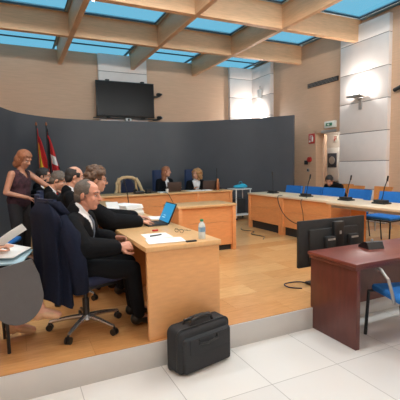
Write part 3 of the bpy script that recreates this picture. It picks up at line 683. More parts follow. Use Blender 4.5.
def person(label, loc, rz, J, voxel=0.009, skin='skin', top='black_cloth', legs='trouser', hair='hair_dark', style='short', shirt=True, tie=None,
           glasses=False, sleeveless=False, skirt=False, female=False, robe=True, beard=False, shoes='shoe', sleeve_r=1.0, hands=((0.4, None), (0.4, None)), legs_on=True, neckline=True, vdepth=0.30, vwide=0.062):
    t = thing('person', label, 'person', loc, rz)
    V = {k: Vector(v) for k, v in J.items() if k not in ('hyaw', 'hpitch', 'hroll', 'hdL', 'hdR', 'hnL', 'hnR')}
    k = 0.93 if female else 1.0
    pel, che, nk, hd = V['pel'], V['che'], V['nk'], V['hd']
    ax = (nk-pel).normalized()
    HR = rotm(R(J.get('hyaw', 0)), R(J.get('hpitch', 0)), R(J.get('hroll', 0)))
    def H(p): return hd+HR @ Vector(p)
    tr = Matrix((Vector((0, 1, 0)).cross(ax).normalized(), Vector((0, 1, 0)), ax)).transposed()
    b = MB()
    # torso, neck, limbs
    b.ell(pel, (0.115*k, 0.165, 0.12), tr).ell((pel+che)/2, (0.11*k, 0.145*k, 0.16), tr).ell(che, (0.115*k, 0.165*k, 0.17), tr)
    b.cap(nk-0.02*ax, hd+HR @ Vector((-0.02, 0, -0.05)), 0.056*k, 0.054*k)
    for s in ('L', 'R'):
        b.cap(nk-0.07*ax, V['sh'+s], 0.045*k, 0.052*k)
        b.cap(V['sh'+s], V['el'+s], 0.052*k, 0.042*k).cap(V['el'+s], V['wr'+s], 0.041*k, 0.028*k)
        if legs_on: b.cap(V['hip'+s], V['kn'+s], 0.082, 0.06).cap(V['kn'+s], V['an'+s], 0.056, 0.038).cap(V['an'+s], V['toe'+s], 0.035, 0.025)
    dl = V['wrL']-V['elL']; dr = V['wrR']-V['elR']
    hsz = 0.93 if female else 1.0
    add_hand(b, V['wrL'], J.get('hdL', dl), J.get('hnL', (0, 0, -1)), 1, hands[0][0], hsz)
    add_hand(b, V['wrR'], J.get('hdR', dr), J.get('hnR', (0, 0, -1)), -1, hands[1][0], hsz)
    # head: skull, face, jaw, nose, brow, ears
    b.ell(H((-0.012, 0, 0.035)), (0.098, 0.076, 0.088), HR).ell(H((0.028, 0, -0.035)), (0.066, 0.060, 0.082), HR).ell(H((0.055, 0, -0.088)), (0.034, 0.036, 0.026), HR)
    b.cap(H((-0.01, 0.045, -0.06)), H((0.05, 0.02, -0.092)), 0.022, 0.018).cap(H((-0.01, -0.045, -0.06)), H((0.05, -0.02, -0.092)), 0.022, 0.018)
    b.cap(H((0.082, 0, 0.022)), H((0.108, 0, -0.018)), 0.010, 0.0145).ell(H((0.098, 0.011, -0.022)), 0.010).ell(H((0.098, -0.011, -0.022)), 0.010)
    b.cap(H((0.078, -0.036, 0.034)), H((0.078, 0.036, 0.034)), 0.013).ell(H((0.064, 0.034, -0.022)), (0.022, 0.022, 0.024), HR).ell(H((0.064, -0.034, -0.022)), (0.022, 0.022, 0.024), HR)
    b.ell(H((0.086, 0, -0.05)), (0.012, 0.024, 0.007), HR).ell(H((0.084, 0, -0.062)), (0.012, 0.02, 0.007), HR)
    for s in (-1, 1): b.ell(H((-0.012, s*0.078, -0.004)), (0.022, 0.010, 0.034), HR @ rotm(s*0.35, 0.2))
    b.remesh('body', M[skin], t, voxel, 3)
    # face features
    for s in (-1, 1):
        e = MB(); e.ell(H((0.077, s*0.032, 0.009)), (0.009, 0.012, 0.006), HR); e.build('eye', M['eye'], t, smooth=180)
        e = MB(); e.ell(H((0.0855, s*0.031, 0.010)), 0.0045); e.build('iris', M['iris'], t, smooth=180)
        e = MB(); e.tube([H((0.091, s*0.014, 0.034)), H((0.090, s*0.03, 0.041)), H((0.078, s*0.05, 0.036))], [0.004, 0.005, 0.003], 6); e.build('eyebrow', M[hair], t, smooth=180)
    e = MB(); e.ell(H((0.0945, 0, -0.056)), (0.005, 0.022, 0.005), HR); e.build('mouth', M['lips'], t, smooth=180)
    # hair
    h = MB(); inv = HR.inverted()
    def loc_(c): return inv @ (c-hd)
    if style == 'balding':
        h.ell(H((-0.016, 0, 0.030)), (0.104, 0.084, 0.090), HR).ell(H((-0.05, 0, -0.02)), (0.062, 0.074, 0.07), HR)
        cut = lambda c: (lambda p: p.z > 0.085-0.0*p.x or (p.x > -0.005 and p.z > 0.055) or p.x > 0.045 or (p.x > 0.0 and p.z < -0.0) or (p.x > -0.035 and p.z < -0.02) or p.z < -0.075)(loc_(c))
    elif style == 'receding':
        h.ell(H((-0.016, 0, 0.036)), (0.104, 0.083, 0.092), HR).ell(H((-0.045, 0, -0.015)), (0.066, 0.076, 0.07), HR)
        cut = lambda c: (lambda p: (p.x > 0.035 and p.z > 0.0) or (p.x > 0.0 and p.z > 0.075 and abs(p.y) < 0.045) or p.x > 0.05 or (p.x > 0.012 and p.z < 0.015) or (p.x > -0.03 and p.z < -0.012) or p.z < -0.075)(loc_(c))
    elif style == 'short':
        h.ell(H((-0.012, 0, 0.042)), (0.106, 0.085, 0.094), HR).ell(H((-0.045, 0, -0.015)), (0.068, 0.077, 0.07), HR)
        cut = lambda c: (lambda p: (p.x > 0.06 and p.z < 0.085) or (p.x > 0.02 and p.z < 0.03) or (p.x > -0.03 and p.z < -0.012) or p.z < -0.08)(loc_(c))
    elif style == 'bushy':
        rnd = random.Random(3)
        h.ell(H((-0.015, 0, 0.048)), (0.112, 0.092, 0.098), HR).ell(H((-0.05, 0, -0.015)), (0.075, 0.084, 0.08), HR)
        for _ in range(46):
            a = rnd.uniform(0, 6.28); el = rnd.uniform(-0.5, 1.4)
            q = Vector((-0.015+0.108*math.cos(a)*math.cos(el), 0.090*math.sin(a)*math.cos(el), 0.045+0.094*math.sin(el)))
            if q.x < 0.07 : h.ell(H(q), rnd.uniform(0.018, 0.028))
        cut = lambda c: (lambda p: (p.x > 0.075 and p.z < 0.07) or (p.x > 0.045 and p.z < 0.055) or (p.x > 0.005 and p.z < 0.01) or (p.x > -0.025 and p.z < -0.03) or p.z < -0.10)(loc_(c))
    elif style == 'bob':
        h.ell(H((-0.014, 0, 0.042)), (0.112, 0.094, 0.096), HR).ell(H((-0.04, 0, -0.03)), (0.09, 0.10, 0.11), HR).ell(H((-0.05, 0, -0.10)), (0.07, 0.095, 0.06), HR)
        cut = lambda c: (lambda p: (p.x > 0.055 and p.z < 0.078) or (p.x > 0.03 and p.z < 0.03 and abs(p.y) < 0.07) or (p.x > 0.035 and p.z < 0.06))(loc_(c))
    elif style == 'long':
        h.ell(H((-0.014, 0, 0.042)), (0.110, 0.090, 0.095), HR).ell(H((-0.045, 0, -0.05)), (0.075, 0.096, 0.12), HR).ell(H((-0.05, 0, -0.16)), (0.06, 0.10, 0.10), HR)
        cut = lambda c: (lambda p: (p.x > 0.06 and p.z < 0.08) or (p.x > 0.035 and p.z < 0.05 and abs(p.y) < 0.075))(loc_(c))
    else:  # curly shoulder length
        rnd = random.Random(5)
        h.ell(H((-0.014, 0, 0.042)), (0.112, 0.096, 0.098), HR).ell(H((-0.045, 0, -0.04)), (0.085, 0.115, 0.11), HR)
        for _ in range(60):
            a = rnd.uniform(0.9, 5.38); z = rnd.uniform(-0.14, 0.12); rr = 1.0 if z < 0.04 else max(0.3, 1-((z-0.04)/0.1)**2)
            h.ell(H((-0.03+0.10*math.cos(a)*rr, 0.112*math.sin(a)*rr, z)), rnd.uniform(0.022, 0.034))
        cut = lambda c: (lambda p: (p.x > 0.06 and p.z < 0.08) or (p.x > 0.03 and p.z < 0.05 and abs(p.y) < 0.065))(loc_(c))
    h.remesh('hair', M[hair], t, max(0.006, voxel*0.8), 2, cut=cut, shell=-0.004)
    if beard:
        g = MB(); g.ell(H((0.04, 0, -0.06)), (0.064, 0.064, 0.058), HR).ell(H((0.06, 0, -0.09)), (0.036, 0.042, 0.03), HR)
        g.remesh('beard', M[hair], t, 0.008, 2, cut=lambda c: (lambda p: p.z > -0.066 and p.x > 0.06 or p.z > -0.03)(loc_(c)))
    if glasses:
        g = MB()
        for s in (-1, 1):
            cpt = [H((0.103, s*0.034+0.024*math.cos(a_), 0.010+0.018*math.sin(a_))) for a_ in [2*math.pi*q/14 for q in range(15)]]
            g.tube(cpt, 0.0022, 6); g.tube([H((0.10, s*0.058, 0.014)), H((0.06, s*0.077, 0.014)), H((-0.01, s*0.082, 0.008))], 0.002, 6)
        g.tube([H((0.104, -0.011, 0.014)), H((0.106, 0, 0.016)), H((0.104, 0.011, 0.014))], 0.002, 6)
        g.build('spectacles', M['black'], t, smooth=180)
    # clothes
    if legs_on:
        g = MB(); g.ell(pel-Vector((0, 0, 0.01)), (0.13*k, 0.178, 0.125), tr)
        for s in ('L', 'R'):
            if skirt:
                g.cap(V['hip'+s], V['kn'+s], 0.098, 0.078)
            else:
                g.cap(V['hip'+s], V['kn'+s], 0.096, 0.074).cap(V['kn'+s], V['an'+s]+Vector((0, 0, 0.03)), 0.070, 0.056)
        g.remesh('skirt' if skirt else 'trousers', M[legs], t, 0.012, 3)
        for s in ('L', 'R'):
            a, e = V['an'+s], V['toe'+s]; dv = (e-a); dn = dv.normalized()
            g = MB(); side = dn.cross(Vector((0, 0, 1))).normalized(); upv = side.cross(dn); rm = Matrix((dn, side, upv)).transposed()
            heel = a-0.03*dn+Vector((0, 0, -0.035))
            g.ell((a+e)/2-upv*0.012, (dv.length*0.72, 0.045, 0.034), rm).ell(a-upv*0.02-dn*0.015, (0.055, 0.042, 0.055), rm)
            g.remesh('shoe', M[shoes], t, 0.008, 2)
    if shirt:
        g = MB(); g.ell((pel+che)/2, (0.125*k, 0.155*k, 0.18), tr).ell(che, (0.126*k, 0.172*k, 0.18), tr).cap(nk-0.06*ax, nk+0.02*ax+(hd-nk)*0.1, 0.072, 0.061)
        sh = g.remesh('shirt', M['shirt'], t, 0.010, 2)
        if tie:
            dg = sh.data; bv = BVHTree.FromPolygons([v.co for v in dg.vertices], [p.vertices for p in dg.polygons])
            rows = []
            for q in range(16):
                f = q/15; c = nk+0.0*ax - ax*(0.02+0.33*f); wd = (0.016+0.02*f) if q > 1 else 0.02
                row = []
                for y in (-1, 0, 1):
                    o_ = c+Vector((0, y*wd, 0))+tr.col[0]*0.5
                    hit = bv.ray_cast(o_, -tr.col[0]); pnt = hit[0] if hit[0] is not None else c+tr.col[0]*0.12
                    row.append(pnt+tr.col[0]*(0.006 if y else 0.011))
                rows.append(row)
            g = MB(); g.sheet(lambda u, v: rows[round(u*15)][round(v*2)], 16, 3).solid(-0.004); g.build('tie', M[tie], t, smooth=60)
    g = MB()
    g.ell(pel+0.04*ax, (0.142*k, 0.19, 0.15), tr).ell((pel+che)/2, (0.138*k, 0.176*k, 0.19), tr).ell(che, (0.14*k, 0.19*k, 0.18), tr)
    fx = tr.col[0]
    if not sleeveless: g.cap(nk-0.06*ax, nk+0.005*ax-0.018*fx, 0.085, 0.070)
    for s in ('L', 'R'):
        if sleeveless:
            g.cap(nk-0.07*ax, V['sh'+s]*0.72+(nk-0.07*ax)*0.28, 0.062*k, 0.055*k)
        else:
            q = sleeve_r
            g.cap(nk-0.055*ax, V['sh'+s], 0.07*k, 0.073*k).cap(V['sh'+s], V['el'+s], 0.073*k, 0.066*k*q)
            dv = (V['wr'+s]-V['el'+s]); g.cap(V['el'+s], V['el'+s]+dv*0.86, 0.064*k*q, 0.048*k*q)
    fx = tr.col[0]
    if neckline:
        def cutj(c):
            p = c-nk; f = p.dot(fx); u_ = p.dot(ax); y = abs(p.y)
            return f > 0.015 and u_ > -vdepth and y < 0.012+vwide*max(0, (u_+vdepth)/vdepth)
        g.remesh('robe' if robe else 'top', M[top], t, 0.010, 3, cut=cutj, shell=-0.008)
    else:
        g.remesh('robe' if robe else 'top', M[top], t, 0.010, 3)
    if shirt and not sleeveless:
        for s in ('L', 'R'):
            dv = (V['wr'+s]-V['el'+s]); g = MB(); g.cone(V['el'+s]+dv*0.84, V['el'+s]+dv*0.97, 0.04*k, 0.037*k, 18); g.build('cuff', M['shirt'], t)
    return t

def seated(lean=0.0, hd=(0.12, 0, 1.18), nk=None, wrL=(0.35, 0.15, 0.77), wrR=(0.35, -0.15, 0.77), hyaw=0, hpitch=0, hroll=0, wid=0.19, elL=None, elR=None, kn=0.44):
    nk = nk or (0.03+lean, 0, 1.02)
    n = Vector(nk); pel = Vector((0, 0, 0.55)); che = pel+(n-pel)*0.66
    sz = n-(n-pel).normalized()*0.075
    return dict(pel=pel, che=che, nk=nk, hd=hd, shL=sz+Vector((0.0, wid, 0)), shR=sz+Vector((0.0, -wid, 0)),
        elL=elL or (sz.x+0.06, wid+0.07, sz.z-0.26), elR=elR or (sz.x+0.06, -wid-0.07, sz.z-0.26), wrL=wrL, wrR=wrR,
        hipL=(0.02, 0.095, 0.53), hipR=(0.02, -0.095, 0.53), knL=(kn, 0.12, 0.50), knR=(kn, -0.12, 0.50),
        anL=(kn+0.02, 0.12, 0.085), anR=(kn+0.04, -0.12, 0.085), toeL=(kn+0.15, 0.13, 0.045), toeR=(kn+0.17, -0.13, 0.045),
        hyaw=hyaw, hpitch=hpitch, hroll=hroll)

# near lawyer
j = seated(hd=(0.105, 0.01, 1.125), nk=(0.03, 0, 0.985), wrL=(0.245, 0.21, 0.73), wrR=(0.35, -0.085, 0.705), elL=(0.04, 0.28, 0.73), elR=(0.12, -0.27, 0.745), hyaw=-10, hpitch=9, wid=0.22)
j['hdL'] = (0.95, 0.3, -0.1); j['hnL'] = (0.2, -0.6, -0.8); j['hdR'] = (0.9, 0.45, 0.1); j['hnR'] = (-0.2, 0.8, -0.6)
j.update(knL=(0.37, 0.25, 0.50), knR=(0.44, 0.03, 0.50), anL=(0.40, 0.26, 0.085), anR=(0.48, 0.04, 0.085), toeL=(0.52, 0.32, 0.045), toeR=(0.60, 0.09, 0.045))
person('man in black robe, white shirt and grey tie seated at the near desk', (0.42, 3.25, P), R(-24), j, voxel=0.0048, skin='skin_pink', hair='hair_grey', style='receding', tie='tie', hands=((0.7, None), (1.1, None)), vdepth=0.36, vwide=0.085, sleeve_r=1.3)
# second: bushy brown hair, arms reaching to the laptop
j = seated(hd=(0.29, -0.02, 1.215), nk=(0.19, 0, 1.05), wrL=(0.74, 0.10, 0.79), wrR=(0.67, -0.26, 0.785), elL=(0.42, 0.25, 0.80), elR=(0.38, -0.26, 0.80), hyaw=-6, hpitch=8)
person('man in black robe with bushy brown hair typing at the laptop', (0.45, 4.05, P), 0, j, voxel=0.0055, hair='hair_brown', style='bushy', glasses=True, hands=((0.3, None), (0.35, None)), sleeve_r=1.4)
j = seated(hd=(0.13, 0, 1.24), nk=(0.06, 0, 1.07), wrL=(0.5, 0.12, 0.80), wrR=(0.5, -0.15, 0.80), hyaw=0, hpitch=14)
person('balding man with dark hair at the back of his head, in black robe', (0.50, 4.78, P), 0, j, voxel=0.008, hair='hair_dark', style='balding')
j = seated(hd=(0.20, -0.02, 1.18), nk=(0.1, 0, 1.03), wrL=(0.5, 0.12, 0.79), wrR=(0.5, -0.15, 0.79), hyaw=-15, hpitch=26)
person('grey-haired man in black robe and white collar looking down', (0.31, 5.5, P), 0, j, voxel=0.009, hair='hair_grey', style='short')
j = seated(hd=(0.13, -0.02, 1.225), nk=(0.06, 0, 1.06), wrL=(0.5, 0.12, 0.79), wrR=(0.5, -0.15, 0.79), hyaw=-20, hpitch=8)
person('bearded dark-haired man with spectacles beside the standing woman', (0.25, 6.3, P), 0, j, voxel=0.009, hair='hair_dark', style='short', beard=True, glasses=True)

# standing woman
j = dict(pel=(0, 0, 0.88), che=(0.03, 0, 1.16), nk=(0.06, 0, 1.335), hd=(0.12, 0, 1.475), hyaw=-4, hpitch=30,
    shL=(0.04, 0.17, 1.28), shR=(0.04, -0.17, 1.28), elL=(0.22, 0.27, 1.12), wrL=(0.42, 0.30, 1.02), elR=(0.0, -0.25, 1.03), wrR=(0.22, -0.13, 0.96),
    hipL=(0, 0.09, 0.86), hipR=(0, -0.09, 0.86), knL=(0.02, 0.09, 0.46), knR=(0.02, -0.09, 0.46), anL=(0, 0.09, 0.085), anR=(0, -0.09, 0.085), toeL=(0.13, 0.1, 0.04), toeR=(0.13, -0.1, 0.04))
person('standing woman with auburn bob in dark sleeveless top looking down at her phone', (0.02, 5.95, P), R(-38), j, voxel=0.008, skin='skin_tan', hair='hair_red', style='bob', top='maroon_top', legs='dark_cloth', shirt=False, sleeveless=True, female=True, robe=False, hands=((0.4, None), (0.8, None)), vdepth=0.11, vwide=0.07)
t = thing('mobile_phone', 'black mobile phone in the hand of the standing woman', 'phone', (0.21, 5.74, P+0.985), R(-38))
MB().box((0, 0, 0), (0.15, 0.075, 0.009), 0.004).build('body', M['black'], t); MB().box((0, 0, 0.005), (0.135, 0.066, 0.001)).build('screen', M['gloss_black'], t)
# judges
j = seated(hd=(0.13, 0, 1.18), nk=(0.06, 0, 1.02), wrL=(0.38, 0.14, 0.79), wrR=(0.38, -0.12, 0.79), hyaw=40, hpitch=4, wid=0.17)
person('woman with straight auburn hair in black robe at the long bench', (3.22, 8.84, P+0.03), R(-72), j, voxel=0.009, hair='hair_red', style='long', female=True)
j = seated(hd=(0.14, 0, 1.13), nk=(0.07, 0, 0.98), wrL=(0.38, 0.14, 0.79), wrR=(0.38, -0.12, 0.79), hyaw=-58, hpitch=8, wid=0.17)
person('woman with curly blond hair and white lace front at the long bench', (4.09, 8.88, P), R(-100), j, voxel=0.009, hair='hair_blond', style='curly', female=True, vwide=0.1, vdepth=0.36)
# man by the doorway
j = seated(hd=(0.36, 0.0, 0.94), nk=(0.26, 0, 0.86), wrL=(0.52, 0.1, 0.5), wrR=(0.52, -0.1, 0.5), elL=(0.3, 0.24, 0.58), elR=(0.3, -0.24, 0.58), hyaw=25, hpitch=35)
person('man in dark clothes bending forward on a chair by the doorway', (6.85, 6.76, P), R(185), j, voxel=0.009, hair='hair_dark', style='short', shirt=False, neckline=False, robe=False)

# seated woman at the left edge: crossed legs, papers on her lap
SX, SY = -0.42, 3.12
t = thing('tablet_chair', 'black framed chair with hanging grey writing tablet at the left edge', 'chair', (SX, SY, P))
MB().box((0.05, 0, 0.44), (0.54, 0.44, 0.05), 0.02).build('seat', M['black_cloth'], t)
mb = MB(); mb.sheet(lambda u, v: (-0.23-0.06*v+0.1*(u-0.5)**2, (u-0.5)*0.44, 0.55+0.32*v), 10, 8).solid(0.03); mb.build('backrest', M['black_cloth'], t, smooth=60)
for s in (-1, 1):
    MB().tube([(0.305, -0.05, 0), (0.30, -0.06, 0.415)] if s < 0 else [(0.27, 0.24, 0), (0.26, 0.2, 0.415)], 0.013).build('leg', M['black'], t)
    MB().tube([(-0.26, s*0.22, 0), (-0.2, s*0.21, 0.41), (-0.25, s*0.2, 0.8)], 0.013).build('leg', M['black'], t)
mb = MB(); poly = []
for k in range(25):   # rounded lower end
    a = math.pi+math.pi*k/24; poly.append((0.165*math.cos(a), 0.20*math.sin(a)-0.02))
poly += [(0.145, 0.11), (0.10, 0.23), (-0.165, 0.17)]
mb.prism(poly, 0.02, Matrix.Translation((0.385, -0.27, 0.50)) @ Matrix(((1, 0, 0, 0), (0, 0, 1, 0), (0, 1, 0, 0), (0, 0, 0, 1))))
mb.build('writing_tablet', M['tablet_grey'], t)
MB().tube([(0.2, -0.21, 0.41), (0.36, -0.23, 0.45), (0.40, -0.245, 0.55)], 0.014).build('tablet_arm', M['black'], t)
j = dict(pel=(0, 0, 0.55), che=(0.0, 0, 0.85), nk=(0.02, 0, 1.0), hd=(0.06, 0, 1.16), hyaw=0, hpitch=15, shL=(0.0, 0.17, 0.94), shR=(0.0, -0.17, 0.94),
    elL=(0.08, 0.24, 0.70), elR=(0.02, -0.22, 0.72), wrL=(0.27, 0.1, 0.76), wrR=(0.22, -0.12, 0.78),
    hipL=(0.02, 0.09, 0.53), hipR=(0.02, -0.09, 0.53), knL=(0.40, 0.12, 0.49), anL=(0.35, 0.22, 0.10), toeL=(0.48, 0.23, 0.04),
    knR=(0.44, -0.07, 0.625), anR=(0.53, -0.115, 0.30), toeR=(0.65, -0.135, 0.262))
person('seated person at the left edge with crossed legs and beige pointed shoes', (SX, SY, P), 0, j, voxel=0.008, hair='hair_dark', style='long', shirt=False, skirt=True, legs='black_cloth', female=True, shoes='nude', neckline=False, robe=False, hands=((0.5, None), (0.5, None)))
def sheet_obj(name, label, cat, corners, m_, th=0.002, curve=0.0, group=None, nu=10, nv=6):
    a, b, c, d_ = [Vector(q) for q in corners]; o0 = (a+b+c+d_)/4
    mb = MB()
    nrm = (b-a).cross(d_-a).normalized()
    mb.sheet(lambda u, v: ((a*(1-u)+b*u)*(1-v)+(d_*(1-u)+c*u)*v)-o0+nrm*curve*math.sin(u*math.pi), nu, nv).solid(th)
    return tag(mb.build(name, m_, loc=o0, smooth=60), label, cat, group)
sheet_obj('folder', "pale blue folder lying on the seated person's lap", 'folder', [(-0.30, 2.94, 0.91), (0.0, 2.96, 0.885), (0.085, 3.16, 0.935), (-0.25, 3.22, 1.0)], M['blue_folder'], 0.012)
sheet_obj('papers', 'white sheets on top of the pale blue folder at the left edge', 'papers', [(-0.28, 2.95, 0.955), (-0.05, 2.97, 0.93), (0.075, 3.15, 0.955), (-0.15, 3.22, 1.01)], M['paper'], 0.006)
sheet_obj('paper_sheet', 'single white sheet held up at an angle at the left edge', 'paper', [(-0.26, 2.98, 0.95), (0.02, 3.0, 1.16), (0.05, 3.04, 1.11), (-0.24, 3.06, 0.88)], M['paper'], 0.002, 0.02)

# ------------------------------------------------------------------ desk objects
def flat(name, label, cat, quad, z, m_, th=0.001, group=None):
    cx = sum(q[0] for q in quad)/4; cy = sum(q[1] for q in quad)/4
    mb = MB(); mb.prism([(x-cx, y-cy) for x, y in quad], th)
    return tag(mb.build(name, m_, loc=(cx, cy, z)), label, cat, group)
flat('document', 'white printed sheet in the middle of the near desk under the pen', 'paper', [(0.98, 3.32), (1.21, 3.30), (1.19, 3.06), (0.96, 3.07)], TOP, M['paper'], 0.002)
flat('document', 'white sheet nearest the front edge of the near desk', 'paper', [(0.935, 3.05), (1.24, 3.01), (1.21, 2.82), (0.905, 2.85)], TOP+0.003, M['paper'], 0.002)
t = thing('pen', 'dark pen lying on the white sheets of the near desk', 'pen', (1.075, 3.17, TOP+0.009), R(14))
MB().cone((-0.06, 0, 0), (0.05, 0, 0), 0.0055).build('barrel', M['black'], t); MB().cone((0.05, 0, 0), (0.066, 0, 0), 0.005, 0.001).build('tip', M['steel'], t)
t = thing('eyeglasses', 'folded eyeglasses lying on the near desk', 'eyeglasses', (1.32, 3.24, TOP+0.012), R(-70))
g = MB()
for s in (-1, 1): g.tube([(0.034*s+0.024*math.cos(2*math.pi*q/14), 0, 0.006+0.017*math.sin(2*math.pi*q/14)) for q in range(15)], 0.002, 6)
g.tube([(-0.011, 0, 0.01), (0.011, 0, 0.01)], 0.002, 6); g.build('rims', M['black'], t)
for s in (-1, 1): MB().tube([(0.058*s, 0, 0.01), (0.058*s-0.01*s, 0.06, 0.002), (0.05*s-0.03*s, 0.13, -0.008)], 0.0018, 6).build('temple', M['black'], t)
o = MB().box((0, 0, 0.006), (0.09, 0.03, 0.012), 0.004).build('pen_case', M['black'], loc=(1.24, 2.79, TOP)); tag(o, 'small black clip at the front edge of the near desk', 'clip')
o = MB().cap((0, 0, 0), (0.045, 0.0, 0), 0.009).build('red_marker', M['red'], loc=(1.13, 3.42, TOP+0.009)); tag(o, 'small red cap on the near desk beside the laptop', 'marker')
# bottle
t = thing('water_bottle', 'small clear water bottle with green cap on the near desk', 'bottle', (1.37, 2.86, TOP))
MB().lathe([(0.026, 0), (0.029, 0.006), (0.029, 0.05), (0.027, 0.055), (0.029, 0.06), (0.029, 0.105), (0.024, 0.125), (0.0125, 0.142), (0.0125, 0.15)], seg=24).build('body', M['bottle'], t)
MB().lathe([(0.0298, 0.062), (0.0298, 0.1)], seg=24).build('wrapper', M['bottle_label'], t)
MB().lathe([(0.0145, 0.147), (0.0145, 0.163), (0.012, 0.165)], seg=18).build('cap', M['cap'], t)
# laptop: screen faces the sitter at -x
t = thing('laptop', 'open black laptop with glowing blue screen on the near desk', 'laptop', (1.20, 3.86, TOP), R(-2))
MB().b2((-0.02, -0.16, 0), (0.19, 0.16, 0.014), 0.004).build('base', M['black_matte'], t)
MB().b2((0.0, -0.14, 0.0142), (0.11, 0.14, 0.0165)).build('keyboard', M['black'], t)
rm = Matrix.Translation((0.19, 0, 0.012)) @ Matrix.Rotation(R(25), 4, 'Y')
mb = MB(rm); mb.b2((0, -0.165, 0), (0.012, 0.165, 0.225), 0.004); mb.build('lid', M['black'], t)
mb = MB(rm); mb.b2((-0.0012, -0.152, 0.012), (0, 0.155, 0.215)); sc_ = mb.build('screen', M['laptop_screen'], t)
mb = MB(rm); mb.b2((-0.002, 0.0, 0.05), (-0.0013, 0.09, 0.06)); mb.b2((-0.002, 0.01, 0.075), (-0.0013, 0.07, 0.082)); mb.build('screen_text', M['screen_text'], sc_)
# papers and bundles further along
def stack(label, loc, rz, n_, sx=0.21, sy=0.3, name='paper_stack'):
    t = thing(name, label, 'papers', loc, rz, 'paper stacks')
    rnd = random.Random(int(loc[1]*100))
    for k in range(n_):
        th = 0.018; z = k*th
        MB().box((rnd.uniform(-.012, .012), rnd.uniform(-.012, .012), z+th/2), (sx, sy, th-0.002), 0.002).build('bundle', M['paper'], t)
    return t
stack('thick stack of white papers on the second counsel desk', (1.22, 4.72, TOP), R(25), 8, 0.26, 0.34)
stack('thin white bundle beside the laptop screen', (1.36, 4.27, TOP), R(70), 1)
stack('white papers lying on the farthest part of the second counsel desk', (1.12, 5.45, TOP), R(10), 2)
sheet_obj('document', 'white open document standing between the bushy-haired man and the paper stack', 'paper', [(0.96, 4.42, TOP+0.001), (1.10, 4.38, TOP+0.001), (1.06, 4.50, TOP+0.2), (0.93, 4.54, TOP+0.2)], M['paper'], 0.012)

# gooseneck microphones
def goose(label, loc, rz, lean=0.1, h=0.43, grp='gooseneck microphones'):
    t = thing('gooseneck_microphone', label, 'microphone', loc, rz, grp)
    MB().prism([(-0.075, -0.11), (0.075, -0.11), (0.075, 0.11), (-0.075, 0.11)], 0.022).prism([(-0.06, -0.09), (0.045, -0.09), (0.045, 0.09), (-0.06, 0.09)], 0.035, Matrix.Translation((0, 0, 0.0215))).build('base', M['black_matte'], t)
    MB().tube([(0.0, 0, 0.055), (0.0, 0.15*lean, 0.2*h), (0, 0.5*lean, 0.6*h), (0, lean, h-0.04)], 0.007, 8).build('stem', M['black'], t)
    MB().cap((0, lean, h-0.05), (0, lean*1.12, h+0.01), 0.013).build('capsule', M['black'], t)
    return t
goose('gooseneck microphone on the end of the side bench beside the partition edge', (4.84, 6.62, TOP), 0, 0.02)
goose('gooseneck microphone on the side bench above the left corner of the monitor', (4.78, 5.53, TOP), 0, -0.10, 0.39)
goose('gooseneck microphone on the side bench above the right part of the monitor', (4.80, 4.60, TOP), 0, -0.09, 0.39)
goose('gooseneck microphone on the pale open table at the right', (4.80, 3.93, TOP), 0, -0.09, 0.39)
goose('gooseneck microphone on the long bench by the curved partition, right of the copper bottle', (4.48, 8.45, P+0.75), R(90), 0.0, 0.5)
goose('gooseneck microphone on the farthest counsel desk in front of the wooden armchair', (1.42, 5.3, TOP), R(90), 0.06, 0.42)
def cable(label, pts, r=0.006, m_='black'):
    q = catmull([Vector(p) for p in pts], 6); o0 = q[0].copy()
    return tag(MB().tube([p-o0 for p in q], r, 8).build('cable', M[m_], loc=o0, smooth=180), label, 'cable')
cable('black cable hanging from the front of the side bench by its middle upright', [(4.60, 6.0, TOP-0.01+0.016), (4.46, 5.95, 0.93), (4.43, 5.85, 0.75), (4.40, 5.62, 0.58), (4.38, 5.3, 0.50), (4.40, 5.0, 0.55)], 0.007)
cable('black cable hanging on the front of the side bench below the second microphone', [(4.60, 5.3, TOP+0.008), (4.45, 5.28, 0.9), (4.44, 5.22, 0.7), (4.45, 5.2, 0.45)], 0.006)
cable('thin black cable curling over the parquet in front of the side bench', [(4.3, 7.0, P+0.007), (4.15, 6.75, P+0.007), (4.25, 6.45, P+0.007), (4.05, 6.25, P+0.007), (4.1, 5.9, P+0.007), (3.95, 5.7, P+0.007)], 0.007)
cable('blue and black cable on the parquet beside the foot of the monitor', [(2.72, 3.2, P+0.007), (2.62, 3.3, P+0.007), (2.66, 3.42, P+0.007), (2.85, 3.4, P+0.007), (2.9, 3.25, P+0.007)], 0.006, 'navy_fabric')

# bench top objects
def open_laptop(label, loc, rz, m_):
    t = thing('laptop', label, 'laptop', loc, rz, 'bench laptops')   # the back of the lid looks along local -y
    MB().b2((-0.17, 0, 0), (0.17, 0.23, 0.016), 0.004).build('base', M['black_matte'], t)
    mb = MB(Matrix.Rotation(R(12), 4, 'X')); mb.b2((-0.17, -0.012, 0.005), (0.17, 0.0, 0.235), 0.005); mb.build('lid', m_, t)
    return t
open_laptop('dark brown open laptop in front of the auburn-haired woman at the bench', (3.28, 8.3, P+0.75), R(-5), M['brown_laptop'])
open_laptop('dark open laptop in front of the curly blond woman, right side', (4.20, 8.3, P+0.75), R(-12), M['brown_laptop'])
t = thing('copper_bottle', 'copper-coloured bottle on the long bench beside the right laptop', 'bottle', (4.36, 8.17, P+0.75))
MB().lathe([(0.036, 0), (0.04, 0.01), (0.04, 0.17), (0.03, 0.2), (0.022, 0.215)], seg=20).build('body', M['copper'], t)
MB().lathe([(0.024, 0.214), (0.026, 0.25), (0.022, 0.27)], seg=20).build('cap', M['orange_wood'], t)
t = thing('desk_phone', 'black desk telephone on the long bench in front of the wooden armchair', 'telephone', (2.42, 8.25, P+0.75))
MB().box((0, 0, 0.03), (0.2, 0.2, 0.06), 0.015).build('body', M['black'], t); MB().cap((-0.07, -0.08, 0.085), (-0.07, 0.08, 0.085), 0.022).build('handset', M['black'], t)
